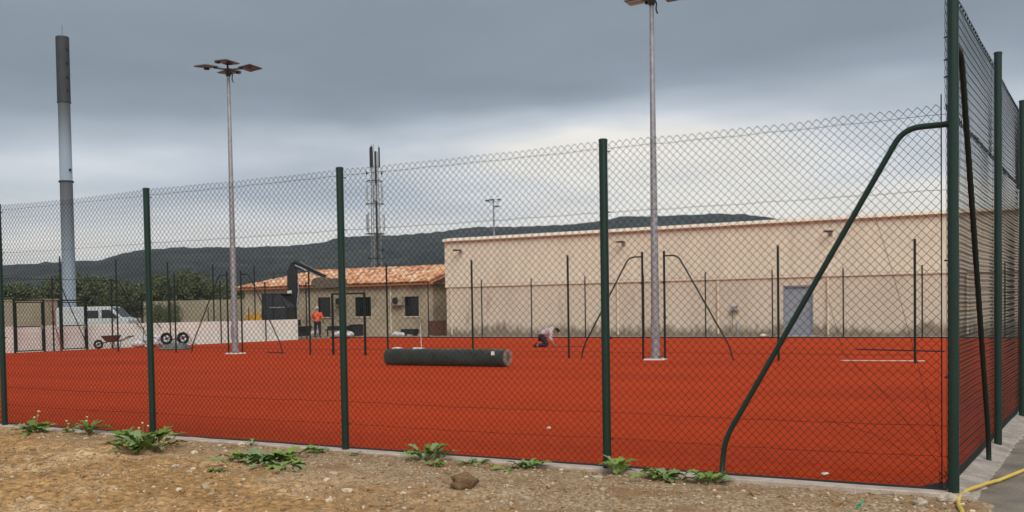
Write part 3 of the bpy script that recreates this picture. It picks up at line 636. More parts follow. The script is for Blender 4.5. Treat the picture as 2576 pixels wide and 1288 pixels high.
mb = MB(); mb.tube([(12.1, -.05, .1), (12.1, -.05, 2.95)], .045, 8); mb.build('downpipe', m_trim, house)
roofh = bpy.data.objects.new('roof', None); link(roofh, house)
E0, ER, ZE, ZR = -.35, 3.5, 3.06, 4.16; sl_a = math.atan2(ZR - ZE, ER - E0); slen = math.hypot(ZR - ZE, ER - E0)
mb = MB()
mb.add([(-.4, E0, ZE), (HW + .3, E0, ZE), (HW + .3, ER, ZR - .02), (3.4, ER, ZR - .02), (-.4, 7.5, ZE), (HW + .3, 7.5, ZE),
        (-.4, E0, ZE - .1), (HW + .3, E0, ZE - .1), (HW + .3, 7.5, ZE - .1), (-.4, 7.5, ZE - .1)],
       [(0, 1, 2, 3), (0, 3, 4), (3, 2, 5, 4), (0, 6, 7, 1), (4, 9, 6, 0), (6, 9, 8, 7)])
mb.build('roof_deck', m_tiles[2], roofh)
hm = [tile_mesh(mt) for mt in m_tiles]
rows = 11; exp_ = slen / rows; cols = int((HW + .6) / .205); cnt = 0
rest = MB()
for rI in range(rows):
    y = E0 - .06 + math.cos(sl_a) * exp_ * rI; zt = ZE + .02 + math.sin(sl_a) * exp_ * rI
    xleft = -.4 + 3.8 * (rI + .2) / rows
    for cI in range(cols):
        x = -.35 + .205 * cI
        if x < xleft: continue
        mi = rnd.choices(range(4), (6, 4, 3, 1.6))[0]; rot = (sl_a + R(2.2), 0, rnd.uniform(-.035, .035)); lc = (x + rnd.uniform(-.01, .01), y + rnd.uniform(-.015, .015), zt + rnd.uniform(0, .012))
        if cnt < 298: put('tile', hm[mi], roofh, lc, rot); cnt += 1
        else:
            Mx = Matrix.Translation(lc) @ Matrix.Rotation(rot[2], 4, 'Z') @ Matrix.Rotation(rot[0], 4, 'X')
            me = hm[mi]; rest.add([Mx @ v.co for v in me.vertices], [tuple(p.vertices) for p in me.polygons], mi)
rest.build('upper_tiles', m_tiles, roofh, kind='stuff')
for i in range(30):
    x = 3.4 + .41 * i
    if x > HW + .2: break
    put('ridge_tile', hm[rnd.choice((0, 1, 3))], roofh, (x, ER, ZR + .01), (0, 0, R(-90)), (1.25, 1, 1.0))
for i in range(12):
    t = i / 12; put('ridge_tile', hm[rnd.choice((0, 1, 3))], roofh, (-.4 + 3.8 * t, E0 + (ER - E0) * t, ZE + (ZR - ZE) * t + .03), (sl_a * .75, 0, R(-44.6)), (1.2, 1, 1))

# ------------------------------------------------------------------ white wall, beige walls
mb = MB(); mb.box(-.1, .1, -22, 15.7, -.15, 1.06); w = mb.build('low_wall', m_white, loc=(-38.95, 27, 0), bevel=.012); tag(w, 'low white rendered wall behind the end row of posts', 'wall')
mb = MB(); mb.box(-4.0, 10.3, 0, .3, -.16, 2.45); w = mb.build('boundary_wall', m_beige, loc=(-60.8, 54, 0)); tag(w, 'long grey-beige wall between the trees and the clubhouse', 'wall')
lb = thing('low_building', 'pale olive low building at the far end behind the first gate', 'building', (-71.5, 47, 0))
mb = MB(); mb.box(-9, 4.4, 0, 1.2, -.16, 2.62); mb.build('wall', m_beige, lb)
mb = MB(); mb.box(-9.1, 4.5, -.05, 1.3, 2.621, 2.70); mb.build('roof', m_beige, lb)

# ------------------------------------------------------------------ masts
mono = thing('telecom_monopole', 'tall cylindrical mast, grey-blue below with a dark top section', 'mast', (-85.5, 62.7, 0))
mono.rotation_euler = (0, R(.25), 0)
mb = MB(); mb.tube([(0, 0, -.1), (0, 0, 14.0)], [.60, .575], 24); mb.build('lower_column', m_monolow, mono, smooth=True)
mb = MB(); mb.tube([(0, 0, 13.95), (0, 0, 14.1)], .68, 24); mb.build('flange', m_dark, mono)
mb = MB(); mb.tube([(0, 0, 14.1), (0, 0, 21.4)], [.57, .545], 24); mb.build('middle_column', m_monolow, mono, smooth=True)
mb = MB(); mb.tube([(0, 0, 21.35), (0, 0, 21.45)], .63, 24); mb.build('flange', m_dark, mono)
mb = MB(); mb.tube([(0, 0, 21.45), (0, 0, 27.4), (0, 0, 27.5)], [.60, .60, .57], 24); mb.build('antenna_shroud', m_monotop, mono, smooth=False)
mb = MB(); mb.tube([(0, 0, 27.45), (0, 0, 28.6)], .018, 6); mb.build('lightning_rod', m_dark, mono)
for zz in (15, 22.4, 23.6, 24.9, 26.2):
    mb = MB(); mb.box(.52, .68, -.1, .1, zz, zz + .2); mb.build('step_box', m_dark, mono)

tw = thing('lattice_tower', 'slim lattice radio tower carrying panel antennas behind the clubhouse', 'tower', (-93.5, 119.6, 0), R(25))
Ht = 24.5
def lg(k, zz):
    r = 1.02 - .50 * min(zz / Ht, 1); a = 2 * math.pi * k / 3 + .5; return Vector((r * math.cos(a), r * math.sin(a), zz))
for k in range(3):
    mb = MB(); mb.tube([lg(k, 0), lg(k, Ht)], .06, 6); mb.build('leg', m_towersteel, tw)
mb = MB(); zz = 0
while zz < Ht - 1.2:
    for k in range(3):
        mb.tube([lg(k, zz), lg((k + 1) % 3, zz + .7), lg(k, zz + 1.4)], .026, 4); mb.tube([lg(k, zz), lg((k + 1) % 3, zz)], .022, 4)
    zz += 1.4
mb.build('lattice', m_towersteel, tw, kind='stuff')
mb = MB(); mb.tube([(.3, -.1, 0), (.25, -.1, Ht)], .16, 8); mb.build('cable_riser', m_dark, tw)
for zz, r in ((20.2, 1.2), (16.9, 1.35), (12.6, 1.35), (9.0, 1.3)):
    mb = MB(); mb.tube([(r * math.cos(a * .7854), r * math.sin(a * .7854), zz) for a in range(9)], .06, 5, cap=False); mb.build('ring_frame', m_dark, tw)
for zz, n_, r, h, mt in ((22.2, 3, .78, 2.9, m_dark), (17.3, 4, 1.15, 2.2, m_antenna), (13.0, 5, 1.35, 2.4, m_antenna)):
    for k in range(n_):
        a = 2 * math.pi * k / n_ + .3; mb = MB(); Mx = Matrix.Translation((r * math.cos(a), r * math.sin(a), zz)) @ Matrix.Rotation(a, 4, 'Z'); mb.box(-.09, .09, -.17, .17, 0, h, 0, Mx); mb.build('panel_antenna', mt, tw)
        mb = MB(); mb.tube([(r * .85 * math.cos(a), r * .85 * math.sin(a), zz - .3), (r * .85 * math.cos(a), r * .85 * math.sin(a), zz + h + .4)], .04, 5); mb.build('antenna_pole', m_towersteel, tw)
for a, zz in ((.2, 21.4), (3.4, 21.4), (-.4, 10.2), (.5, 19.6)):
    mb = MB(); mb.tube([(.95 * math.cos(a), .95 * math.sin(a), zz), (1.2 * math.cos(a), 1.2 * math.sin(a), zz)], [.12, .32], 10); mb.build('dish', m_dark if zz != 19.6 else m_cloth, tw)
mb = MB(); mb.tube([(0, 0, Ht), (0, 0, 25.6)], .03, 5); mb.build('lightning_rod', m_dark, tw)

fm = thing('floodlight_mast', 'slender far floodlight mast rising behind the hall roof', 'floodlight', (-73.4, 119.8, 0), yaw)
mb = MB(); mb.tube([(0, 0, 0), (0, 0, 16.2)], [.2, .1], 8); mb.build('pole', m_galv, fm)
mb = MB(); mb.bar((-.8, 0, 15.9), (.8, 0, 15.9), .1); mb.build('crossbar', m_galv, fm)
for x, zz in ((-.85, 16.0), (.75, 16.1), (.45, 15.2), (-.2, 16.1)):
    mb = MB(); mb.box(x - .3, x + .3, -.4, .25, zz, zz + .16); mb.build('floodlight', m_dark, fm)

# ------------------------------------------------------------------ trees
def crown_mesh(name, seed, rx, rz, n, mt, leaf=.22):
    rg = random.Random(seed); mb = MB()
    lobes = [(Vector((rg.uniform(-.6, .6) * rx, rg.uniform(-.6, .6) * rx, rg.uniform(-.5, .62) * rz)), rg.uniform(.35, .6) * rx) for _ in range(13)]
    for _ in range(n):
        c, r = rg.choice(lobes)
        d = Vector((rg.gauss(0, 1), rg.gauss(0, 1), rg.gauss(0, 1))).normalized() * r * rg.uniform(.5, 1.05) ** .5
        p = c + Vector((d.x, d.y, d.z * .8)); s = leaf * rg.uniform(.6, 1.5)
        u = Vector((rg.gauss(0, 1), rg.gauss(0, 1), rg.gauss(0, .6))).normalized(); v = u.cross(Vector((rg.gauss(0, 1), rg.gauss(0, 1), rg.gauss(0, 1)))).normalized()
        mb.add([p - u * s, p - v * s * .55, p + u * s, p + v * s * .55], [(0, 1, 2, 3)], rg.choice((0, 0, 1)))
    return mb.mesh(name, mt)
cms = [crown_mesh('crown', i, 2.6, 2.3, 5200, [m_crown[0], m_crown[1]], .11) for i in range(4)]
lite = crown_mesh('crown', 9, 1.6, 1.1, 900, [m_crown[2], m_crown[1]], .13)
def tree(loc, h, w, k, label, group='trees beyond the white wall', crown=None):
    t = thing('tree', label, 'tree', loc, rnd.uniform(0, 6), group)
    mb = MB(); mb.tube([(0, 0, -.1), (.05, .03, h * .3), (.0, .1, h * .6), (.05, 0, h * .85)], [.16, .13, .08, .02], 7)
    for q in range(5):
        a = q * 1.3; mb.tube([(0, .03, h * .35 + .1 * q), (math.cos(a) * w * .35, math.sin(a) * w * .35, h * .6 + .08 * q)], [.06, .02], 5)
    mb.build('trunk', m_bark, t, smooth=True)
    put('crown', crown or cms[k], t, (0, 0, h * .56), (0, 0, rnd.uniform(0, 6)), (w / 2.6, w / 2.6, h * .5 / 2.5))
tr = [(-117, 71, 5.6, 4.3), (-112.3, 73.2, 5.5, 3.9), (-109, 75.2, 5.0, 3.4), (-106.5, 76.8, 5.9, 3.6), (-103.6, 78.5, 6.3, 3.9), (-100.9, 80.1, 5.7, 3.3), (-98.2, 81.6, 5.5, 3.5), (-95.6, 83.2, 5.9, 3.2), (-93.3, 84.5, 6.6, 3.1), (-91.0, 86.2, 5.2, 3.2), (-88.0, 87.8, 4.9, 3.4), (-84.6, 89.6, 4.8, 3.6), (-80.8, 91.5, 4.9, 3.5)]
for i, (x, y, h, w) in enumerate(tr):
    tree((x, y, 0), h, w, i % 4, 'rounded dark tree standing out tallest in the wood left of the floodlight mast' if i == 8 else 'dark green tree in the row before the hill, %s counting from the white-van end' % ORD[i])
tree((-53.4, 56.2, 0), 5.2, 2.1, 0, 'light green tree showing over the hipped end of the tiled roof', None, lite)
for i, (x, y, h, w) in enumerate([(-58.2, 49.6, 2.3, .75), (-56.4, 49.4, 2.1, .7), (-57.4, 50.2, 2.3, .8)]):
    s = thing('shrub', ['tall olive shrub between the van and the beige wall', 'olive shrub before the beige wall beside the near fence post', 'olive shrub standing between the two others behind the near fence post'][i], 'shrub', (x, y, 0), i, 'shrubs behind the white wall')
    put('foliage', cms[(i + 1) % 4], s, (0, 0, h * .5), (0, 0, i), (w / 2.6, w / 2.6, h * .5 / 2.2))
    mb = MB(); mb.tube([(0, 0, -.1), (0, .05, h * .6)], [.05, .02], 6); mb.build('stem', m_bark, s)

# ------------------------------------------------------------------ van
van = thing('van', 'white panel van parked beyond the low white wall', 'van', (-61.55, 47.27, 0), yaw)
prof = [(-2.45, .45), (-2.45, 1.75), (-2.38, 1.98), (-2.2, 2.06), (1.15, 2.06), (1.4, 1.98), (2.05, 1.32), (2.5, 1.12), (2.58, .85), (2.58, .42)]
mb = MB(); mb.prism(prof, -.95, .95); mb.build('body', m_vanwhite, van, bevel=.06)
for s in (-.965, .951):
    mb = MB(); mb.prism([(.72, 1.25), (.72, 1.82), (1.28, 1.82), (1.82, 1.25)], s, s + .012); mb.build('side_window', m_glass, van)
mb = MB(); mb.prism([(-.35, 1.25), (-.35, 1.78), (.5, 1.78), (.5, 1.25)], -.963, -.951); mb.build('side_window', m_glass, van)
mb = MB(); mb.add([(1.44, -.8, 1.96), (1.44, .8, 1.96), (2.06, .85, 1.335), (2.06, -.85, 1.335)], [(0, 1, 2, 3)]); wsn = mb.build('windscreen', m_glass, van); wsn.location = (.012, 0, .012)
for s in (-.8, .8):
    mb = MB(); mb.ball((2.5, s, .95), (.1, .14, .1)); mb.build('headlight', m_galv, van)
for x in (-1.6, 1.65):
    for s in (-.9, .9):
        w = bpy.data.objects.new('wheel', None); link(w, van); w.location = (x, s, .32)
        mb = MB(); mb.tube([(0, -.1, 0), (0, .1, 0)], .33, 18); mb.build('tyre', m_black, w)
        mb = MB(); mb.tube([(0, -.115, 0), (0, .115, 0)], .2, 12); mb.build('rim', m_galv, w)
mb = MB(); mb.box(1.55, 1.7, -1.2, -1.0, 1.25, 1.5); mb.build('mirror', m_dark, van)
mb = MB(); mb.box(-2.52, 2.62, -.9, .9, .35, .55); mb.build('bumper', m_dark, van)

# ------------------------------------------------------------------ excavator
ex = thing('excavator', 'dark mini excavator with raised boom and yellow hood behind the wall end', 'excavator', (-43.25, 45.9, 0), R(14))
for s in (-.75, .75):
    t = bpy.data.objects.new('track', None); link(t, ex)
    lp = [(-1.2 + .0, .3)] ; pts = []
    for k in range(24):
        a = 2 * math.pi * k / 24; cx_ = .9 if math.cos(a) > 0 else -.9; pts.append((cx_ + .28 * math.cos(a), .29 + .28 * math.sin(a)))
    mb = MB(); mb.prism(pts, s - .2, s + .2); mb.build('track_belt', m_black, t)
    for xx in (-.9, -.3, .3, .9):
        mb = MB(); mb.tube([(xx, s - .215, .27), (xx, s + .215, .27)], .17, 12); mb.build('roller', m_dark, t)
mb = MB(); mb.box(-.5, .5, -.54, .54, .3, .6); mb.build('undercarriage', m_dark, ex)
bl = bpy.data.objects.new('dozer_blade', None); link(bl, ex)
mb = MB(); mb.prism([(1.62, .03), (1.5, .3), (1.62, .62), (1.7, .62), (1.6, .3), (1.72, .03)], -.95, .95); mb.build('blade', m_dark, bl)
for s in (-.35, .35):
    mb = MB(); mb.bar((.4, s, .35), (1.52, s, .3), .12); mb.build('blade_arm', m_dark, bl)
mb = MB(); mb.prism([(-1.3, .62), (-1.3, 1.0), (-1.05, 1.12), (1.0, 1.0), (1.0, .62)], -.88, .88); mb.build('platform', m_dark, ex, bevel=.04)
mb = MB(); mb.prism([(-1.38, .8), (-1.38, 1.3), (-1.2, 1.46), (-.7, 1.44), (-.62, 1.1), (-.62, .8)], -.92, .0); mb.build('hood', m_yellow, ex, bevel=.05)
mb = MB(); mb.prism([(-2.0, 1.05), (-2.0, 1.32), (-1.45, 1.36), (-1.45, 1.05)], -.6, .5); mb.build('counterweight', m_yellow, ex, bevel=.05)
cab = bpy.data.objects.new('cab', None); link(cab, ex)
mb = MB(); mb.prism([(-.6, 1.13), (-.55, 2.5), (.62, 2.5), (.98, 1.75), (1.0, 1.03)], -.86, .3); mb.build('cab_glazing', m_glass, cab)
for a, b_ in (((-.6, 1.13), (-.55, 2.5)), ((.62, 2.5), (.98, 1.75)), ((.98, 1.75), (1.0, 1.03)), ((.1, 1.1), (.1, 2.5))):
    for s in (-.87, .31):
        mb = MB(); mb.bar((a[0], s, a[1]), (b_[0], s, b_[1]), .07); mb.build('cab_post', m_dark, cab)
mb = MB(); mb.box(-.66, .72, -.92, .36, 2.5, 2.58); mb.build('cab_roof', m_dark, cab, bevel=.02)
mb = MB(); mb.bar((-.1, -.89, 1.75), (.9, -.89, 1.75), .05); mb.build('grab_rail', m_galv, cab)
# boom: rises steeply, stick reaches forward and slightly down, bucket hangs from it
mb = MB(); mb.prism([(.55, 1.2), (.85, 1.2), (1.02, 2.7), (1.0, 3.7), (.9, 4.32), (.66, 4.36), (.42, 3.9), (.40, 3.2), (.42, 2.4)], .34, .62); mb.build('boom', m_dark, ex, bevel=.03)
mb = MB(); mb.tube([(.95, .48, 1.6), (1.08, .48, 2.6)], .07, 10); mb.tube([(1.08, .48, 2.6), (1.06, .48, 3.4)], .04, 8); mb.build('boom_cylinder', m_galv, ex)
mb = MB(); mb.box(.46, .72, .25, .33, 2.55, 2.75); mb.build('work_lamp', m_cloth, ex)
mb = MB(); mb.prism([(.62, 4.16), (.62, 4.42), (.95, 4.46), (2.9, 3.62), (2.86, 3.45), (.95, 4.06)], .38, .58); st = mb.build('stick', m_dark, ex, bevel=.02)
for dz_, mt in ((.1, m_dark), (-.12, m_galv)):
    mb = MB(); mb.tube([(1.0, .32, 4.36 + dz_), (1.8, .32, 4.0 + dz_)], .06, 8); mb.tube([(1.8, .32, 4.0 + dz_), (2.5, .32, 3.68 + dz_)], .032, 8); mb.build('stick_cylinder', mt, ex)
for s in (.33, .44):
    mb = MB(); mb.tube(bent([(.8, s, 4.3), (1.1, s, 4.52), (1.6, s, 4.25), (2.2, s, 3.95)], .3), .018, 6); mb.build('hydraulic_hose', m_antenna if s > .4 else m_black, ex, smooth=True)
bk = bpy.data.objects.new('bucket', None); link(bk, ex)
mb = MB(); mb.prism([(2.35, 3.42), (2.2, 3.2), (2.3, 2.92), (2.75, 2.80), (3.9, 2.86), (4.0, 2.95), (3.98, 3.36), (3.9, 3.42), (3.2, 3.36), (2.8, 3.50)], -.1, 1.06); mb.build('bucket_shell', mat('worn_bucket', (.16, .13, .10), (.09, .075, .06), scale=7), bk, bevel=.03)
for q in range(5):
    mb = MB(); yq = -.02 + q * .25; mb.prism([(3.95, 2.9), (4.16, 2.95), (3.97, 3.02)], yq, yq + .09); mb.build('tooth', m_galv, bk)

# ------------------------------------------------------------------ people
def skin_body(name, verts, edges, radii, material, parent, sub=2, root=0):
    me = bpy.data.meshes.new(name); me.from_pydata(verts, edges, []); me.materials.append(material)
    o = bpy.data.objects.new(name, me); link(o, parent)
    sk = o.modifiers.new('skin', 'SKIN'); sk.use_smooth_shade = True
    if not me.skin_vertices: me.skin_vertices_add() if hasattr(me, 'skin_vertices_add') else None
    for i, r in enumerate(radii):
        me.skin_vertices[0].data[i].radius = (r, r) if isinstance(r, (int, float)) else r
        me.skin_vertices[0].data[i].use_root = (i == root)
    sb = o.modifiers.new('sub', 'SUBSURF'); sb.levels = sub; sb.render_levels = sub
    return o
class SK:
    def __init__(s): s.v, s.e, s.r = [], [], []
    def p(s, co, r, prev=None):
        s.v.append(tuple(co)); s.r.append(r); i = len(s.v) - 1
        if prev is not None: s.e.append((prev, i))
        return i
    def chain(s, prev, pts):
        for co, r in pts: prev = s.p(co, r, prev)
        return prev
def hand(s, wrist_i, wrist, direction, side, curl):
    """palm plus five unequal bent fingers rooted in the palm"""
    d = Vector(direction).normalized(); a = Vector(side).normalized(); nrm = Vector(curl).normalized()
    wv = Vector(wrist); pm = s.p(wv + d * .07, (.035, .02), wrist_i)
    for k, (off, L) in enumerate(((-.03, .062), (-.01, .072), (.011, .068), (.031, .052))):
        b0 = wv + d * .095 + a * off
        s.chain(pm, [(b0, .010), (b0 + d * L * .5 + nrm * .008, .009), (b0 + d * L * .85 + nrm * .032, .008)])
    t0 = wv + d * .035 - a * .036
    s.chain(pm, [(t0, .011), (t0 + d * .03 - a * .018 + nrm * .008, .010), (t0 + d * .055 - a * .014 + nrm * .024, .009)])
def head_bits(parent, c, face, up, hair_mat, cap=False):
    c, f, u = Vector(c), Vector(face).normalized(), Vector(up).normalized(); sd_ = u.cross(f).normalized()
    Mx = Matrix((f, sd_, u)).transposed().to_4x4(); Mx.translation = c
    def tb(mb, nm, mt):
        mb.v = [tuple(Mx @ Vector(v)) for v in mb.v]; return mb.build(nm, mt, parent, smooth=True)
    mb = MB(); mb.ball((-.018, 0, .045), (.108, .088, .085), 14, 8); mb.v = [(x, y, max(zz, .005 if x > 0 else -.06)) for x, y, zz in mb.v]; tb(mb, 'hair' if not cap else 'white_cap', hair_mat)
    if cap:
        mb = MB(); mb.prism([(.06, .045), (.19, .02), (.19, .03), (.06, .06)], -.07, .07); tb(mb, 'cap_peak', hair_mat)
    for s in (-1, 1):
        mb = MB(); mb.ball((.088, s * .033, .01), .012, 8, 6); tb(mb, 'eye', m_cloth)
        mb = MB(); mb.ball((-.005, s * .082, -.005), (.022, .010, .032), 8, 6); tb(mb, 'ear', m_skin)
    mb = MB(); mb.ball((.10, 0, -.02), (.022, .014, .028), 8, 6); tb(mb, 'nose', m_skin)
    mb = MB(); mb.ball((.088, 0, -.058), (.014, .026, .007), 8, 6); tb(mb, 'mouth', m_redhose)

# standing worker, back to the viewer
p1 = thing('person', 'worker standing in orange top, dark trousers and white cap by the excavator', 'person', (-40.0, 45.6, 0.0), yaw + R(95))
S_ = SK()                                    # local: x = facing, y = left, z = up
pel = S_.p((0, 0, .93), .13); ch = S_.chain(pel, [((.01, 0, 1.10), .12), ((.03, 0, 1.30), (.15, .11))]); nk = S_.chain(ch, [((.02, 0, 1.44), .075), ((.03, 0, 1.50), .05)])
S_.chain(nk, [((.045, 0, 1.57), .075), ((.05, 0, 1.64), .092), ((.04, 0, 1.70), .07)])
for s, arm, kneex in ((1, [((.02, .19, 1.38), .06), ((.10, .27, 1.14), .045), ((.30, .20, 1.05), .034)], .05), (-1, [((.02, -.19, 1.38), .06), ((-.02, -.29, 1.12), .045), ((.12, -.32, .90), .034)], .02)):
    e = S_.chain(ch, arm); wv = arm[-1][0]; hand(S_, e, wv, Vector(arm[-1][0]) - Vector(arm[-2][0]), (0, s, .2), (.2, -s, -.4))
    S_.chain(pel, [((0, s * .10, .86), .095), ((kneex, s * .13, .49), .062), ((.0 - (.06 if s < 0 else 0), s * .14, .11), .042), ((.04 - (.06 if s < 0 else 0), s * .15, .04), .045), ((.16 - (.06 if s < 0 else 0), s * .16, .03), .035)])
skin_body('body', S_.v, S_.e, S_.r, m_skin, p1)
S_ = SK(); ch = S_.p((.03, 0, 1.28), (.185, .14)); S_.chain(ch, [((.01, 0, 1.10), .15), ((0, 0, .93), .16), ((0, 0, .86), .165)]); S_.chain(ch, [((.02, 0, 1.42), .10), ((.025, 0, 1.455), .065)])
for arm in ([((.02, .20, 1.37), .083), ((.10, .275, 1.14), .066), ((.24, .22, 1.08), .055)], [((.02, -.20, 1.37), .083), ((-.02, -.295, 1.12), .066), ((.07, -.31, .98), .055)]): S_.chain(ch, arm)
skin_body('orange_top', S_.v, S_.e, S_.r, m_orange, p1)
S_ = SK(); pel = S_.p((0, 0, .92), .145)
for s, kx, ax in ((1, .05, 0), (-1, .02, -.06)): S_.chain(pel, [((0, s * .10, .84), .118), ((kx, s * .13, .49), .088), ((ax, s * .14, .10), .074)])
skin_body('trousers', S_.v, S_.e, S_.r, m_trouser, p1)
for s, ax in ((1, 0), (-1, -.06)):
    mb = MB(); mb.ball((ax + .05, s * .15, .045), (.15, .055, .05), 10, 6); mb.build('shoe', m_dark, p1, smooth=True)
head_bits(p1, (.05, 0, 1.635), (1, 0, -.15), (.1, 0, 1), m_cloth, cap=True)

# kneeling worker bent over, both hands on the ground
p2 = thing('person', 'man in pale plaid shirt kneeling bent over on the red court', 'person', (-18.72, 34.16, 0), yaw)
S_ = SK()                                    # local: x = facing, y = left
pel = S_.p((-.17, 0, .41), .12); ch = S_.chain(pel, [((-.03, 0, .54), .12), ((.17, 0, .66), (.15, .12))]); nk = S_.chain(ch, [((.28, 0, .69), .075), ((.34, 0, .66), .052)])
S_.chain(nk, [((.385, 0, .62), .075), ((.42, 0, .585), .088), ((.45, 0, .55), .07)])
arms = {1: [((.22, .18, .64), .06), ((.20, .21, .36), .045), ((.30, .17, .13), .034)], -1: [((.22, -.18, .64), .06), ((.15, -.22, .37), .045), ((.27, -.19, .13), .034)]}
legs = {1: [((-.15, .11, .36), .095), ((.09, .15, .075), .062), ((-.27, .13, .075), .042), ((-.35, .13, .07), .04), ((-.37, .13, .02), .03)], -1: [((-.15, -.11, .36), .095), ((.05, -.15, .075), .062), ((-.31, -.13, .075), .042), ((-.39, -.13, .07), .04), ((-.41, -.13, .02), .03)]}
for s in (1, -1):
    e = S_.chain(ch, arms[s]); hand(S_, e, arms[s][-1][0], (.55, 0, -.6), (0, s, 0), (.5, 0, .1)); S_.chain(pel, legs[s])
skin_body('body', S_.v, S_.e, S_.r, m_skin, p2)
S_ = SK(); ch = S_.p((.17, 0, .655), (.18, .15)); S_.chain(ch, [((-.03, 0, .54), .155), ((-.15, 0, .44), .155)]); S_.chain(ch, [((.27, 0, .69), .10), ((.30, 0, .68), .066)])
for s in (1, -1): S_.chain(ch, [((.22, s * .19, .63), .085), (arms[s][1][0], .068), ((Vector(arms[s][1][0]) * .35 + Vector(arms[s][2][0]) * .65), .052)])
skin_body('plaid_shirt', S_.v, S_.e, S_.r, m_shirt, p2)
S_ = SK(); pel = S_.p((-.18, 0, .41), .142)
for s in (1, -1): S_.chain(pel, [(legs[s][0][0], .115), (legs[s][1][0], .082), (legs[s][2][0], .062)])
skin_body('trousers', S_.v, S_.e, S_.r, m_trouser, p2)
for s in (1, -1):
    q = legs[s][3][0]; mb = MB(); mb.ball((q[0] - .01, q[1], .075), (.075, .05, .075), 10, 6); mb.build('shoe', m_dark, p2, smooth=True)
head_bits(p2, (.415, 0, .585), (.75, 0, -.75), (.7, 0, .6), m_hair)

# ------------------------------------------------------------------ roll of fencing on the court
rl = thing('fencing_roll', 'long dark green roll of chain-link fencing lying on the red court', 'fencing roll', (-15.2, 22.45, 0), R(1.5))
Rr = .225; L0, L1 = -1.98, 1.74
mb = MB(); n_ = 22
mb.tube([(L0 + (L1 - L0) * t / 30, 0, Rr + .006 * math.sin(t * .8)) for t in range(31)], [(Rr - .022) * (1 - .10 * max(0, 1 - t / 2.5)) for t in range(31)], n_); mb.build('core', m_edge, rl, smooth=True)
for sgn in (1, -1):
    mb = MB()
    for k in range(20):
        pts = []
        for t in range(49):
            x = L0 + (L1 - L0) * t / 48; rr = Rr * (1 - .08 * max(0, 1 - t / 4)) + .004 * math.sin(3 * t + k); a = 2 * math.pi * k / 20 + sgn * (x - L0) / Rr
            pts.append((x, rr * math.cos(a), Rr + rr * math.sin(a) * .985))
        mb.tube(pts, .0055, 4, cap=False)
    mb.build('rolled_mesh', mat('rolled_wire_green', (.075, .11, .09), (.10, .125, .105), rough=.45), rl, kind='stuff')
mb = MB(); pts = []
for t in range(150):
    a = t * .33; rr = Rr * .97 - .0013 * t; pts.append((L1 + .012 * math.sin(t * 2.2), rr * math.cos(a), Rr + rr * math.sin(a)))
mb.tube(pts, .0045, 4); mb.build('coil_end', m_stone, rl)
mb = MB()
for t in range(60):
    a = t * .55; rr = Rr * (.95 - .009 * t); p = Vector((L1, rr * math.cos(a), Rr + rr * math.sin(a))); mb.tube([p, p + Vector((.06, .01 * math.sin(t), .01))], .006, 4)
mb.build('cut_wire_ends', m_stone, rl, kind='stuff')
mb = MB(); mb.box(1.40, 1.50, -.16, -.152, .30, .40); 
mb.v = [(x, y - .055, zz) for x, y, zz in mb.v]; mb.build('paper_tag', m_cloth, rl)
for xx in (-1.2, .2, 1.25):
    mb = MB(); mb.tube([(xx, (Rr + .006) * math.cos(a * .3491), Rr + (Rr + .006) * math.sin(a * .3491)) for a in range(19)], .006, 5, cap=False); mb.build('tie_wire', m_dark, rl)

# ------------------------------------------------------------------ small things on the court
def single(name, mb, mt, label, cat, loc, rz=0, group=None, smooth=False, bevel=0):
    o = mb.build(name, mt, None, smooth, None, bevel, loc); o.rotation_euler = (0, 0, rz); return tag(o, label, cat, group)
mb = MB(); mb.tube([(0, 0, .02), (2.95, 0, .02), (2.95, 0, .02)], .02, 8); single('steel_rod', mb, m_dark, 'dark rod lying on the court before the tall fence', 'rod', (-7.2, 33.5, 0), R(-22))
mb = MB(); mb.tube([(0, 0, .012), (2.0, 0, .012)], .013, 6); single('white_rod', mb, m_cloth, 'white rod lying at the foot of the first mid-court post', 'rod', (-6.2, 27.0, 0), R(7))
mb = MB(); mb.tube([(0, 0, .015), (.95, 0, .015)], .025, 6); single('steel_rod', mb, m_dark, 'short dark rod on the court beside the smaller floodlight mast', 'rod', (-27.0, 28.0, 0), R(-8))
mb = MB(); mb.tube([(0, 0, .01), (1.3, 0, .01)], .012, 6); single('steel_rod', mb, m_dark, 'thin dark rod at the hands of the kneeling man', 'rod', (-18.4, 34.1, 0), yaw + R(2))
mb = MB(); mb.tube([(0, 0, 0), (-.03, 0, .98)], .014, 6); mb.tube([(0, 0, 0), (0, 0, .03)], .12, 10); single('marker_stick', mb, m_cloth, 'thin white upright stick behind the fencing roll', 'stick', (-23.0, 32.1, 0))
for i, (x, y) in enumerate([(-17.75, 23.6), (-17.0, 23.5)]):
    mb = MB(); mb.ball((0, 0, .40), (.16, .12, .035), 10, 6); mb.tube([(0, 0, 0), (0, 0, .4)], [.11, .12], 10); single('paint_bucket', mb, m_cloth, 'white bucket behind the fencing roll, %s the stick' % ('further from' if i == 0 else 'nearer to'), 'bucket', (x, y, 0), 0, 'white buckets behind the roll')
for i, (x, y, s, lab) in enumerate([(-13.5, 44.5, .13, 'white lump by the kerb before the blue-grey door'), (-2.19, 8.95, .035, 'white crumb on the court near the corner post'), (-6.04, 11.06, .03, 'small white scrap on the court between the two right front posts')]):
    mb = MB(); mb.ball((0, 0, s * .5), (s * 1.3, s, s * .6), 7, 5); single('white_scrap', mb, m_cloth, lab, 'scrap', (x, y, .045 if i == 0 else .002), i)

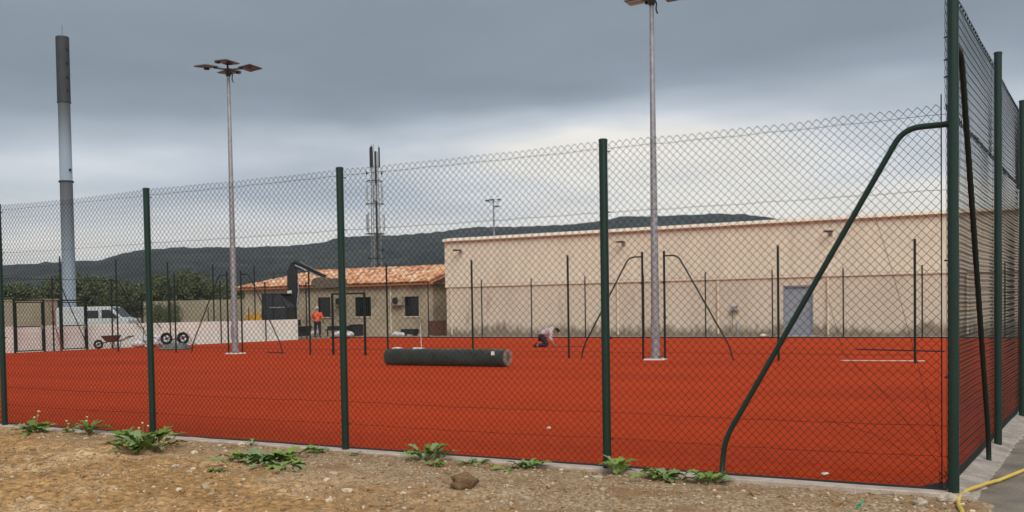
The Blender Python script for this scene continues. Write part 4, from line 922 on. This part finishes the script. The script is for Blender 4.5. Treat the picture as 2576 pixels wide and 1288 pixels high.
# wheelbarrow on its legs (rusty), near the second gate
wb = thing('wheelbarrow', 'rusty brown wheelbarrow standing before the white wall', 'wheelbarrow', (-38.35, 30.55, 0), yaw + R(4))
wb.location = (-38.0, 29.8, 0)
mb = MB(); mb.add([(-.30, -.26, .56), (.42, -.32, .58), (.42, .32, .58), (-.30, .26, .56), (-.12, -.17, .32), (.30, -.2, .31), (.30, .2, .31), (-.12, .17, .32)], [(4, 7, 6, 5), (0, 4, 5, 1), (1, 5, 6, 2), (2, 6, 7, 3), (3, 7, 4, 0)]); o = mb.build('tray', m_rust, wb); sm = o.modifiers.new('solid', 'SOLIDIFY'); sm.thickness = .02
for s in (-1, 1):
    mb = MB(); mb.tube(bent([(-.48, s * .05, .2), (-.1, s * .19, .30), (.45, s * .24, .33), (.95, s * .27, .55)], .1), .017, 6); h_ = mb.build('handle', m_dark, wb, smooth=True)
    mb = MB(); mb.tube([(.82, s * .262, .49), (.96, s * .272, .555)], .024, 8); mb.build('grip', m_black, h_)
    mb = MB(); mb.tube(bent([(.12, s * .21, .3), (.16, s * .22, .02), (.36, s * .22, .02), (.40, s * .23, .31)], .05), .014, 6); mb.build('leg', m_dark, wb, smooth=True)
def wheel(parent, loc, r, axis_y=True, w=.09):
    t = bpy.data.objects.new('wheel', None); link(t, parent); t.location = loc
    mb = MB(); mb.tube([(r * .8 * math.cos(a * .2618), 0, r * .8 * math.sin(a * .2618)) for a in range(25)], r * .24, 8, cap=False); mb.build('tyre', m_black, t, smooth=True)
    mb = MB(); mb.tube([(0, -.05, 0), (0, .05, 0)], r * .2, 8)
    for q in range(4): mb.bar((0, 0, 0), (r * .75 * math.cos(q * 1.571 + .4), 0, r * .75 * math.sin(q * 1.571 + .4)), .03)
    mb.build('rim', m_dark, t)
wheel(wb, (-.48, 0, .2), .2)
# overturned two-wheeled barrow
wc = thing('wheelbarrow', 'overturned grey barrow with its two black wheels in the air', 'wheelbarrow', (-33.75, 29.7, 0), yaw + R(-4))
mb = MB(); mb.add([(-.62, -.34, .012), (.52, -.34, .012), (.52, .34, .012), (-.62, .34, .012), (-.36, -.22, .26), (.34, -.22, .28), (.34, .22, .28), (-.36, .22, .26)], [(4, 5, 6, 7), (0, 1, 5, 4), (1, 2, 6, 5), (2, 3, 7, 6), (3, 0, 4, 7)]); o = mb.build('tray', m_greytray, wc); sm = o.modifiers.new('solid', 'SOLIDIFY'); sm.thickness = .015
mb = MB(); mb.tube([(-.64, -.36, .014), (.54, -.36, .014), (.54, .36, .014), (-.64, .36, .014), (-.64, -.36, .014)], .02, 6); mb.build('tray_rim', m_dark, wc)
wheel(wc, (-.30, -.2, .46), .25); wheel(wc, (.26, .15, .46), .25)
mb = MB(); mb.tube([(-.28, -.2, .44), (.24, .15, .44)], .02, 6); mb.build('axle', m_dark, wc)
for s in (-.2, .2):
    mb = MB(); mb.tube(bent([(-.2, s, .27), (.1, s, .50), (.5, s, .55), (.62, s, .30), (.8, s, .18)], .1), .016, 6); mb.build('handle', m_dark, wc, smooth=True)
# white sacks
sk_me = []
for q in range(2):
    mb = MB(); mb.ball((0, 0, .13), (.30, .2, .14), 14, 10)
    mb.v = [(x * (1 + .15 * mn.noise(Vector((x * 5, y * 5, zz * 5 + q * 9)))), y * (1 + .2 * mn.noise(Vector((x * 6, y * 6 + 3, zz * 6 + q)))), max(0, zz * (1 + .25 * mn.noise(Vector((x * 4 + 7, y * 4, q)))))) for x, y, zz in mb.v]; sk_me.append(mb.mesh('sack', m_sack, True))
for i, (x, y, zz, rz, sc, lab) in enumerate([(-38.05, 31.35, 0, .4, 1, 'slumped white sack at the barrow end of the sack heap'), (-37.75, 31.9, 0, 1.3, 1.1, 'white sack at the foot of the sack heap by the near post'), (-38.1, 31.75, .2, 2.0, 1, 'white sack lying on top of the sack heap'), (-37.9, 32.6, 0, .2, 1.15, 'white sack half hidden behind the near fence post'), (-38.0, 32.3, .22, 1.0, 1, 'topmost white sack beside the near fence post'),
        (-38.3, 45.5, 0, .4, 1.1, 'pale sack on the ground beside the standing worker'), (-37.6, 45.6, 0, 1.5, 1.0, 'white sack next to the dark bin by the clubhouse'), (-40.7, 46.2, 0, .3, 1.2, 'white sack behind the standing worker'), (-34.8, 46.2, 0, .2, .9, 'white sack under the clubhouse air conditioner'), (-34.3, 46.0, 0, 1.4, .8, 'small white sack beside the thin post by the clubhouse')]):
    o = put('sack', sk_me[i % 2], None, (x, y, zz), (0, 0, rz), (sc, sc, sc * 1.15)); tag(o, lab, 'sack', 'white sacks')
for i, (dx, lean) in enumerate([(0, .1), (.32, -.25)]):
    mb = MB(); mb.tube([(0, 0, 0), (lean, 0, .95)], .016, 6); mb.box(-.09, .09, -.012, .012, 0, .22); single('shovel', mb, m_dark, ['dark shovel stuck upright among the white sacks', 'leaning dark shovel against the white sacks'][i], 'shovel', (-37.95 + dx, 31.5 + dx, .02), yaw)
# dark sign plates lying on the wall top etc.
for i, (y, s) in enumerate(((31.9, 1), (33.05, 1))):
    mb = MB(); mb.bar((0, 0, 1.08), (.05, .22, .82), .05, .02); single('cable_end', mb, m_black, ['dark strap hanging over the white wall before the near post', 'dark strap hanging over the white wall behind the near post'][i], 'strap', (-38.78, y, 0))
# red hoses hanging at the gate post
for i, (a, b_) in enumerate(((26.95, 27.75), (27.15, 27.6))):
    mb = MB(); pts = []
    for t in range(16):
        u = t / 15; pts.append((.06 * math.sin(u * 5 + i), a + (b_ - a) * u ** 1.5, 2.2 - 2.15 * u + .2 * math.sin(u * 3.1) * (1 - u)))
    mb.tube(pts, .014, 6); single('red_hose', mb, m_redhose, ['faded red hose drooping from the first gate to the ground', 'second red hose hanging straighter beside the gate post'][i], 'hose', (-38.2, 0, 0), 0, None, True)
# clutter along the clubhouse
mb = MB(); mb.box(-.3, .3, -.3, .3, 0, .62); mb.box(-.34, .34, -.34, .34, .62, .68); single('bin', mb, m_dark, 'dark square bin against the clubhouse wall', 'bin', (-38.75, 47.6, 0), .2, None, False, .02)
mb = MB(); mb.box(-.5, .5, -.02, .02, 0, .85, 0, Matrix.Rotation(R(-12), 4, 'X')); single('rusty_sheet', mb, m_rust, 'rusty brown sheet leaning at the clubhouse corner', 'sheet', (-34.2, 49.3, 0), R(20))
mb = MB(); mb.box(-.45, .45, -.25, .25, .1, .4); mb.box(-.4, -.3, -.2, .2, 0, .1); mb.box(.3, .4, -.2, .2, 0, .1); single('crate', mb, m_dark, 'low dark crate before the barred clubhouse window', 'crate', (-34.9, 47.6, 0), .1, None, False, .01)
mb = MB(); mb.box(-.7, .7, -.35, .35, .35, .42)
for a in (-.6, .6):
    for b_ in (-.28, .28): mb.box(a - .03, a + .03, b_ - .03, b_ + .03, 0, .35)
mb.box(-.6, .6, -.3, .3, .42, .6); single('work_bench', mb, m_dark, 'dark low bench with a box beside the standing worker', 'bench', (-39.5, 46.9, 0), .1)

# ------------------------------------------------------------------ weeds
def leaf_mesh(mt, lob):
    n_ = 9; vs, fs = [], []
    for i in range(n_):
        t = i / (n_ - 1); w = (.29 * math.sin(math.pi * min(1, t * .92 + .04)) ** .8) * (1 - lob * (i % 2)) * (.75 + .5 * t) + .006
        zz = .34 * t - .62 * t * t
        vs += [(t + (.05 if i % 2 == 0 else -.03), -w, zz + .30 * w + .03 * math.sin(i * 2.1)), (t, 0, zz - .02), (t + (.05 if i % 2 == 0 else -.03), w, zz + .22 * w - .03 * math.sin(i * 1.7))]
    for i in range(n_ - 1):
        k = i * 3; fs += [(k, k + 3, k + 4, k + 1), (k + 1, k + 4, k + 5, k + 2)]
    mb = MB(); mb.add(vs, fs); return mb.mesh('leaf', mt, True)
lms = [leaf_mesh(m_leaf[i % 3], (.15, .42, .3, .5)[i % 4]) for i in range(6)]
# x, y, leaves, leaf length, upright, flowers, label
weeds = [(-11.9, 8.18, 20, .20, .55, 5, 'leafy weed with tall pale flower heads by the near end of the kerb'), (-11.55, 8.40, 7, .11, .7, 2, 'small thin weed with one flower head between the two flowering weeds'), (-11.1, 8.36, 16, .17, .8, 2, 'upright weed with a pale flower leaning on the fence mesh'),
         (-10.35, 8.36, 8, .12, .9, 0, 'faint small weed against the mesh, short of the second post'), (-9.3, 7.72, 34, .25, .7, 3, 'large upright weed clump in front of the second fence post'), (-9.75, 7.95, 14, .18, .35, 0, 'pale flat weed beside the large upright clump'),
         (-7.42, 7.62, 34, .24, .5, 0, 'broad leafy weed clump before the middle fence bay'), (-7.0, 7.45, 12, .22, .15, 0, 'flat grey-green rosette in front of the broad clump'), (-7.8, 7.65, 8, .15, .3, 0, 'low side weed at the edge of the broad clump'), (-7.40, 6.98, 12, .085, .3, 0, 'tiny lone weed out on the bare dirt'),
         (-7.30, 8.28, 10, .13, .4, 0, 'small weed just before the third fence post'), (-6.85, 8.35, 6, .09, .4, 0, 'low weed sprig beyond the third fence post'), (-5.92, 8.36, 18, .18, .85, 0, 'bright bushy weed on the kerb behind the earth clod'), (-5.68, 8.12, 9, .10, .6, 0, 'little weed between the bushy weed and the earth clod'),
         (-5.38, 8.34, 9, .13, .35, 0, 'low spreading weed on the kerb past the bushy weed'), (-4.78, 8.36, 15, .14, .5, 0, 'small green weed short of the fourth fence post'), (-4.92, 8.22, 4, .14, .15, 0, 'grey-green flat leaves beside the small kerb weed'), (-3.86, 8.36, 7, .20, .85, 0, 'few-leaved upright weed just past the fourth fence post'),
         (-3.42, 8.34, 22, .16, .5, 0, 'spreading kerb weed between the fourth post and the brace foot'), (-3.0, 8.36, 16, .16, .55, 0, 'leafy weed round the foot of the bent brace'), (-8.35, 8.38, 4, .11, .8, 0, 'small sprig on the kerb in the middle of the third bay')]
for (x, y, nl, L, upr, fl, lab) in weeds:
    nl = int(nl * 1.5); L0_ = L * .85; L *= .74
    zz = dirt_z(x, y) - .005
    t = thing('weed', lab, 'weed', (x, y, zz), rnd.uniform(0, 6), 'weeds along the fence kerb')
    for q in range(nl):
        a = q * 2.4 + rnd.uniform(-.3, .3); u = min(1.25, max(.05, upr * (1 - .7 * q / nl) + rnd.uniform(-.12, .18) + .1)); sc = L * rnd.uniform(.7, 1.3)
        rr = abs(rnd.gauss(0, .40)) * L0_ * (nl / 14) ** .5
        put('leaf', rnd.choice(lms), t, (rr * math.cos(a), rr * math.sin(a), rnd.uniform(0, .9 * upr * L)), (rnd.uniform(-.35, .35), -u, a), (sc, sc * rnd.uniform(.8, 1.2), sc))
    for q in range(fl):
        a = rnd.uniform(0, 6.28); h = L * rnd.uniform(1.2, 2.2); px, py = .25 * h * math.cos(a), .12 * h * math.sin(a)
        mb = MB(); mb.tube([(0, 0, 0), (px * .4, py * .4, h * .6), (px, py, h)], .003, 4); s = mb.build('flower_stem', m_straw, t)
        mb = MB(); mb.ball((px, py, h), (.014, .014, .011), 6, 5); mb.build('flower_head', m_flower, s)

# ------------------------------------------------------------------ stones, clod, hose
def rock(mb, c, r, seed, n=8, m_=6, rough=.35):
    k = len(mb.v); mb.ball((0, 0, 0), r, n, m_)
    for i in range(k, len(mb.v)):
        v = Vector(mb.v[i]); d = 1 + rough * mn.noise(v.normalized() * 1.8 + Vector((seed, 0, 0))); mb.v[i] = tuple(Vector(c) + v * d)
    return mb
mb = MB(); rock(mb, (0, 0, .045), (.115, .09, .068), 3.3, 20, 14, .6)
mb.v = [tuple(Vector(v) + .014 * mn.noise(Vector(v) * 28) * Vector(v).normalized()) for v in mb.v]
single('earth_clod', mb, m_clod, 'fist-shaped brown earth clod on the dirt before the fence', 'clod', (-4.86, 7.34, dirt_z(-4.86, 7.34)), .4, None, True)
for i, (x, y, r, lab) in enumerate([(-6.24, 7.29, (.05, .035, .02), 'flat pale stone on the dirt below the third fence post'), (-8.05, 7.05, (.045, .03, .018), 'flat pale stone below the large weed clump'), (-4.7, 7.18, (.022, .018, .014), 'small white pebble in front of the earth clod'), (-1.13, 8.33, (.085, .055, .045), 'pale broken concrete lump at the foot of the corner post'), (-1.28, 8.05, (.07, .05, .035), 'pale rubble stone beside the yellow hose'), (-3.95, 8.12, (.05, .03, .02), 'pale flat stone chip below the fourth fence post')]):
    mb = MB(); rock(mb, (0, 0, r[2] * .5), r, 5.1 * i, 10, 7, .5); single('stone', mb, m_stone, lab, 'stone', (x, y, dirt_z(x, y)), i * 1.3, 'pale stones on the dirt')
ico = [bmesh.new() for _ in range(1)]
bmesh.ops.create_icosphere(ico[0], subdivisions=1, radius=1); iv = [v.co.copy() for v in ico[0].verts]; ifc = [tuple(v.index for v in f.verts) for f in ico[0].faces]; ico[0].free()
mg = [mat('pebble_pale', (.74, .62, .45), (.6, .48, .33), scale=20), mat('pebble_brown', (.40, .25, .12), (.27, .165, .08), scale=20), mat('pebble_grey', (.50, .40, .28), (.38, .28, .18), scale=20)]
gb = MB()
for i in range(20000):
    y = 8.44 - 5.0 * rnd.random() ** 1.25; x = rnd.uniform(-14.5, -.7)
    if x > -.98 and y > 8.05: continue
    if y < 4.6: continue
    r = min(.036, .0045 * math.exp(abs(rnd.gauss(0, .68)))) * (1.2 if y < 7 else 1)
    if x > -2.2 and y > 7.6: r *= 1.3
    zz = dirt_z(x, y) + r * .25; a = rnd.uniform(0, 6.28); sx_, sy_, sz_ = r * rnd.uniform(.8, 1.5), r * rnd.uniform(.7, 1.1), r * rnd.uniform(.45, .8)
    ca, sa = math.cos(a), math.sin(a); k = rnd.random()
    gb.add([(x + ca * v.x * sx_ - sa * v.y * sy_, y + sa * v.x * sx_ + ca * v.y * sy_, zz + v.z * sz_) for v in [w_ * (1 + .25 * rnd.uniform(-1, 1)) for w_ in iv]], ifc, 0 if k < .10 else 1 if k < .72 else 2)
tag(gb.build('gravel', mg), 'loose pebbles and grit strewn over the dirt verge', kind='stuff')
mb = MB()
hp = [(-.30, 13.0), (-.55, 11.3), (-.72, 10.4), (-.90, 9.55), (-1.005, 9.02), (-1.045, 8.72), (-1.06, 8.45), (-1.045, 8.25), (-1.0, 8.0), (-.93, 7.6), (-.9, 7.0)]
pts = []
for i in range(len(hp) - 1):
    for t in range(6):
        u = t / 6; p0, p1_, p2_, p3 = (hp[max(i - 1, 0)], hp[i], hp[i + 1], hp[min(i + 2, len(hp) - 1)])
        f = lambda k: .5 * (2 * p1_[k] + (p2_[k] - p0[k]) * u + (2 * p0[k] - 5 * p1_[k] + 4 * p2_[k] - p3[k]) * u * u + (3 * p1_[k] - p0[k] - 3 * p2_[k] + p3[k]) * u ** 3)
        x, y = f(0), f(1); pts.append((x, y, max(dirt_z(x, y) if y < 8.48 else -.06, -.05 if y > 8.0 else -.2, foot_z(x, y) + .012 if (y > 8.35 and x < -.88) else -.2) + .016))
mb.tube([(x + 1, y - 8.5, zz) for x, y, zz in pts], .0155, 10); o = mb.build('garden_hose', m_hose, None, True, None, 0, (-1, 8.5, 0)); tag(o, 'yellow hose lying round the foot of the corner post', 'hose')
mb = MB(); mb.tube([(0, 0, 0), (.012, .02, .04), (.03, .01, .075), (.02, -.01, .05), (-.01, 0, .03)], .007, 6); single('plastic_string', mb, m_mint, 'scrap of mint green plastic string standing up from the dirt', 'string', (-1.64, 7.66, dirt_z(-1.64, 7.66)))

# ------------------------------------------------------------------ haze
mh = bpy.data.materials.new('haze'); mh.use_nodes = True; nt = mh.node_tree; nt.nodes.clear()
pv = nt.nodes.new('ShaderNodeVolumePrincipled'); pv.inputs['Density'].default_value = 0.00016; pv.inputs['Color'].default_value = (0.70, 0.82, 1.0, 1); pv.inputs['Anisotropy'].default_value = 0.0
om = nt.nodes.new('ShaderNodeOutputMaterial'); nt.links.new(pv.outputs[0], om.inputs['Volume'])
mb = MB(); mb.box(-4300, 4300, -4300, 4300, -1.5, 175); hz = mb.build('haze', mh); tag(hz, 'thin even haze in the air towards the hills', kind='stuff')
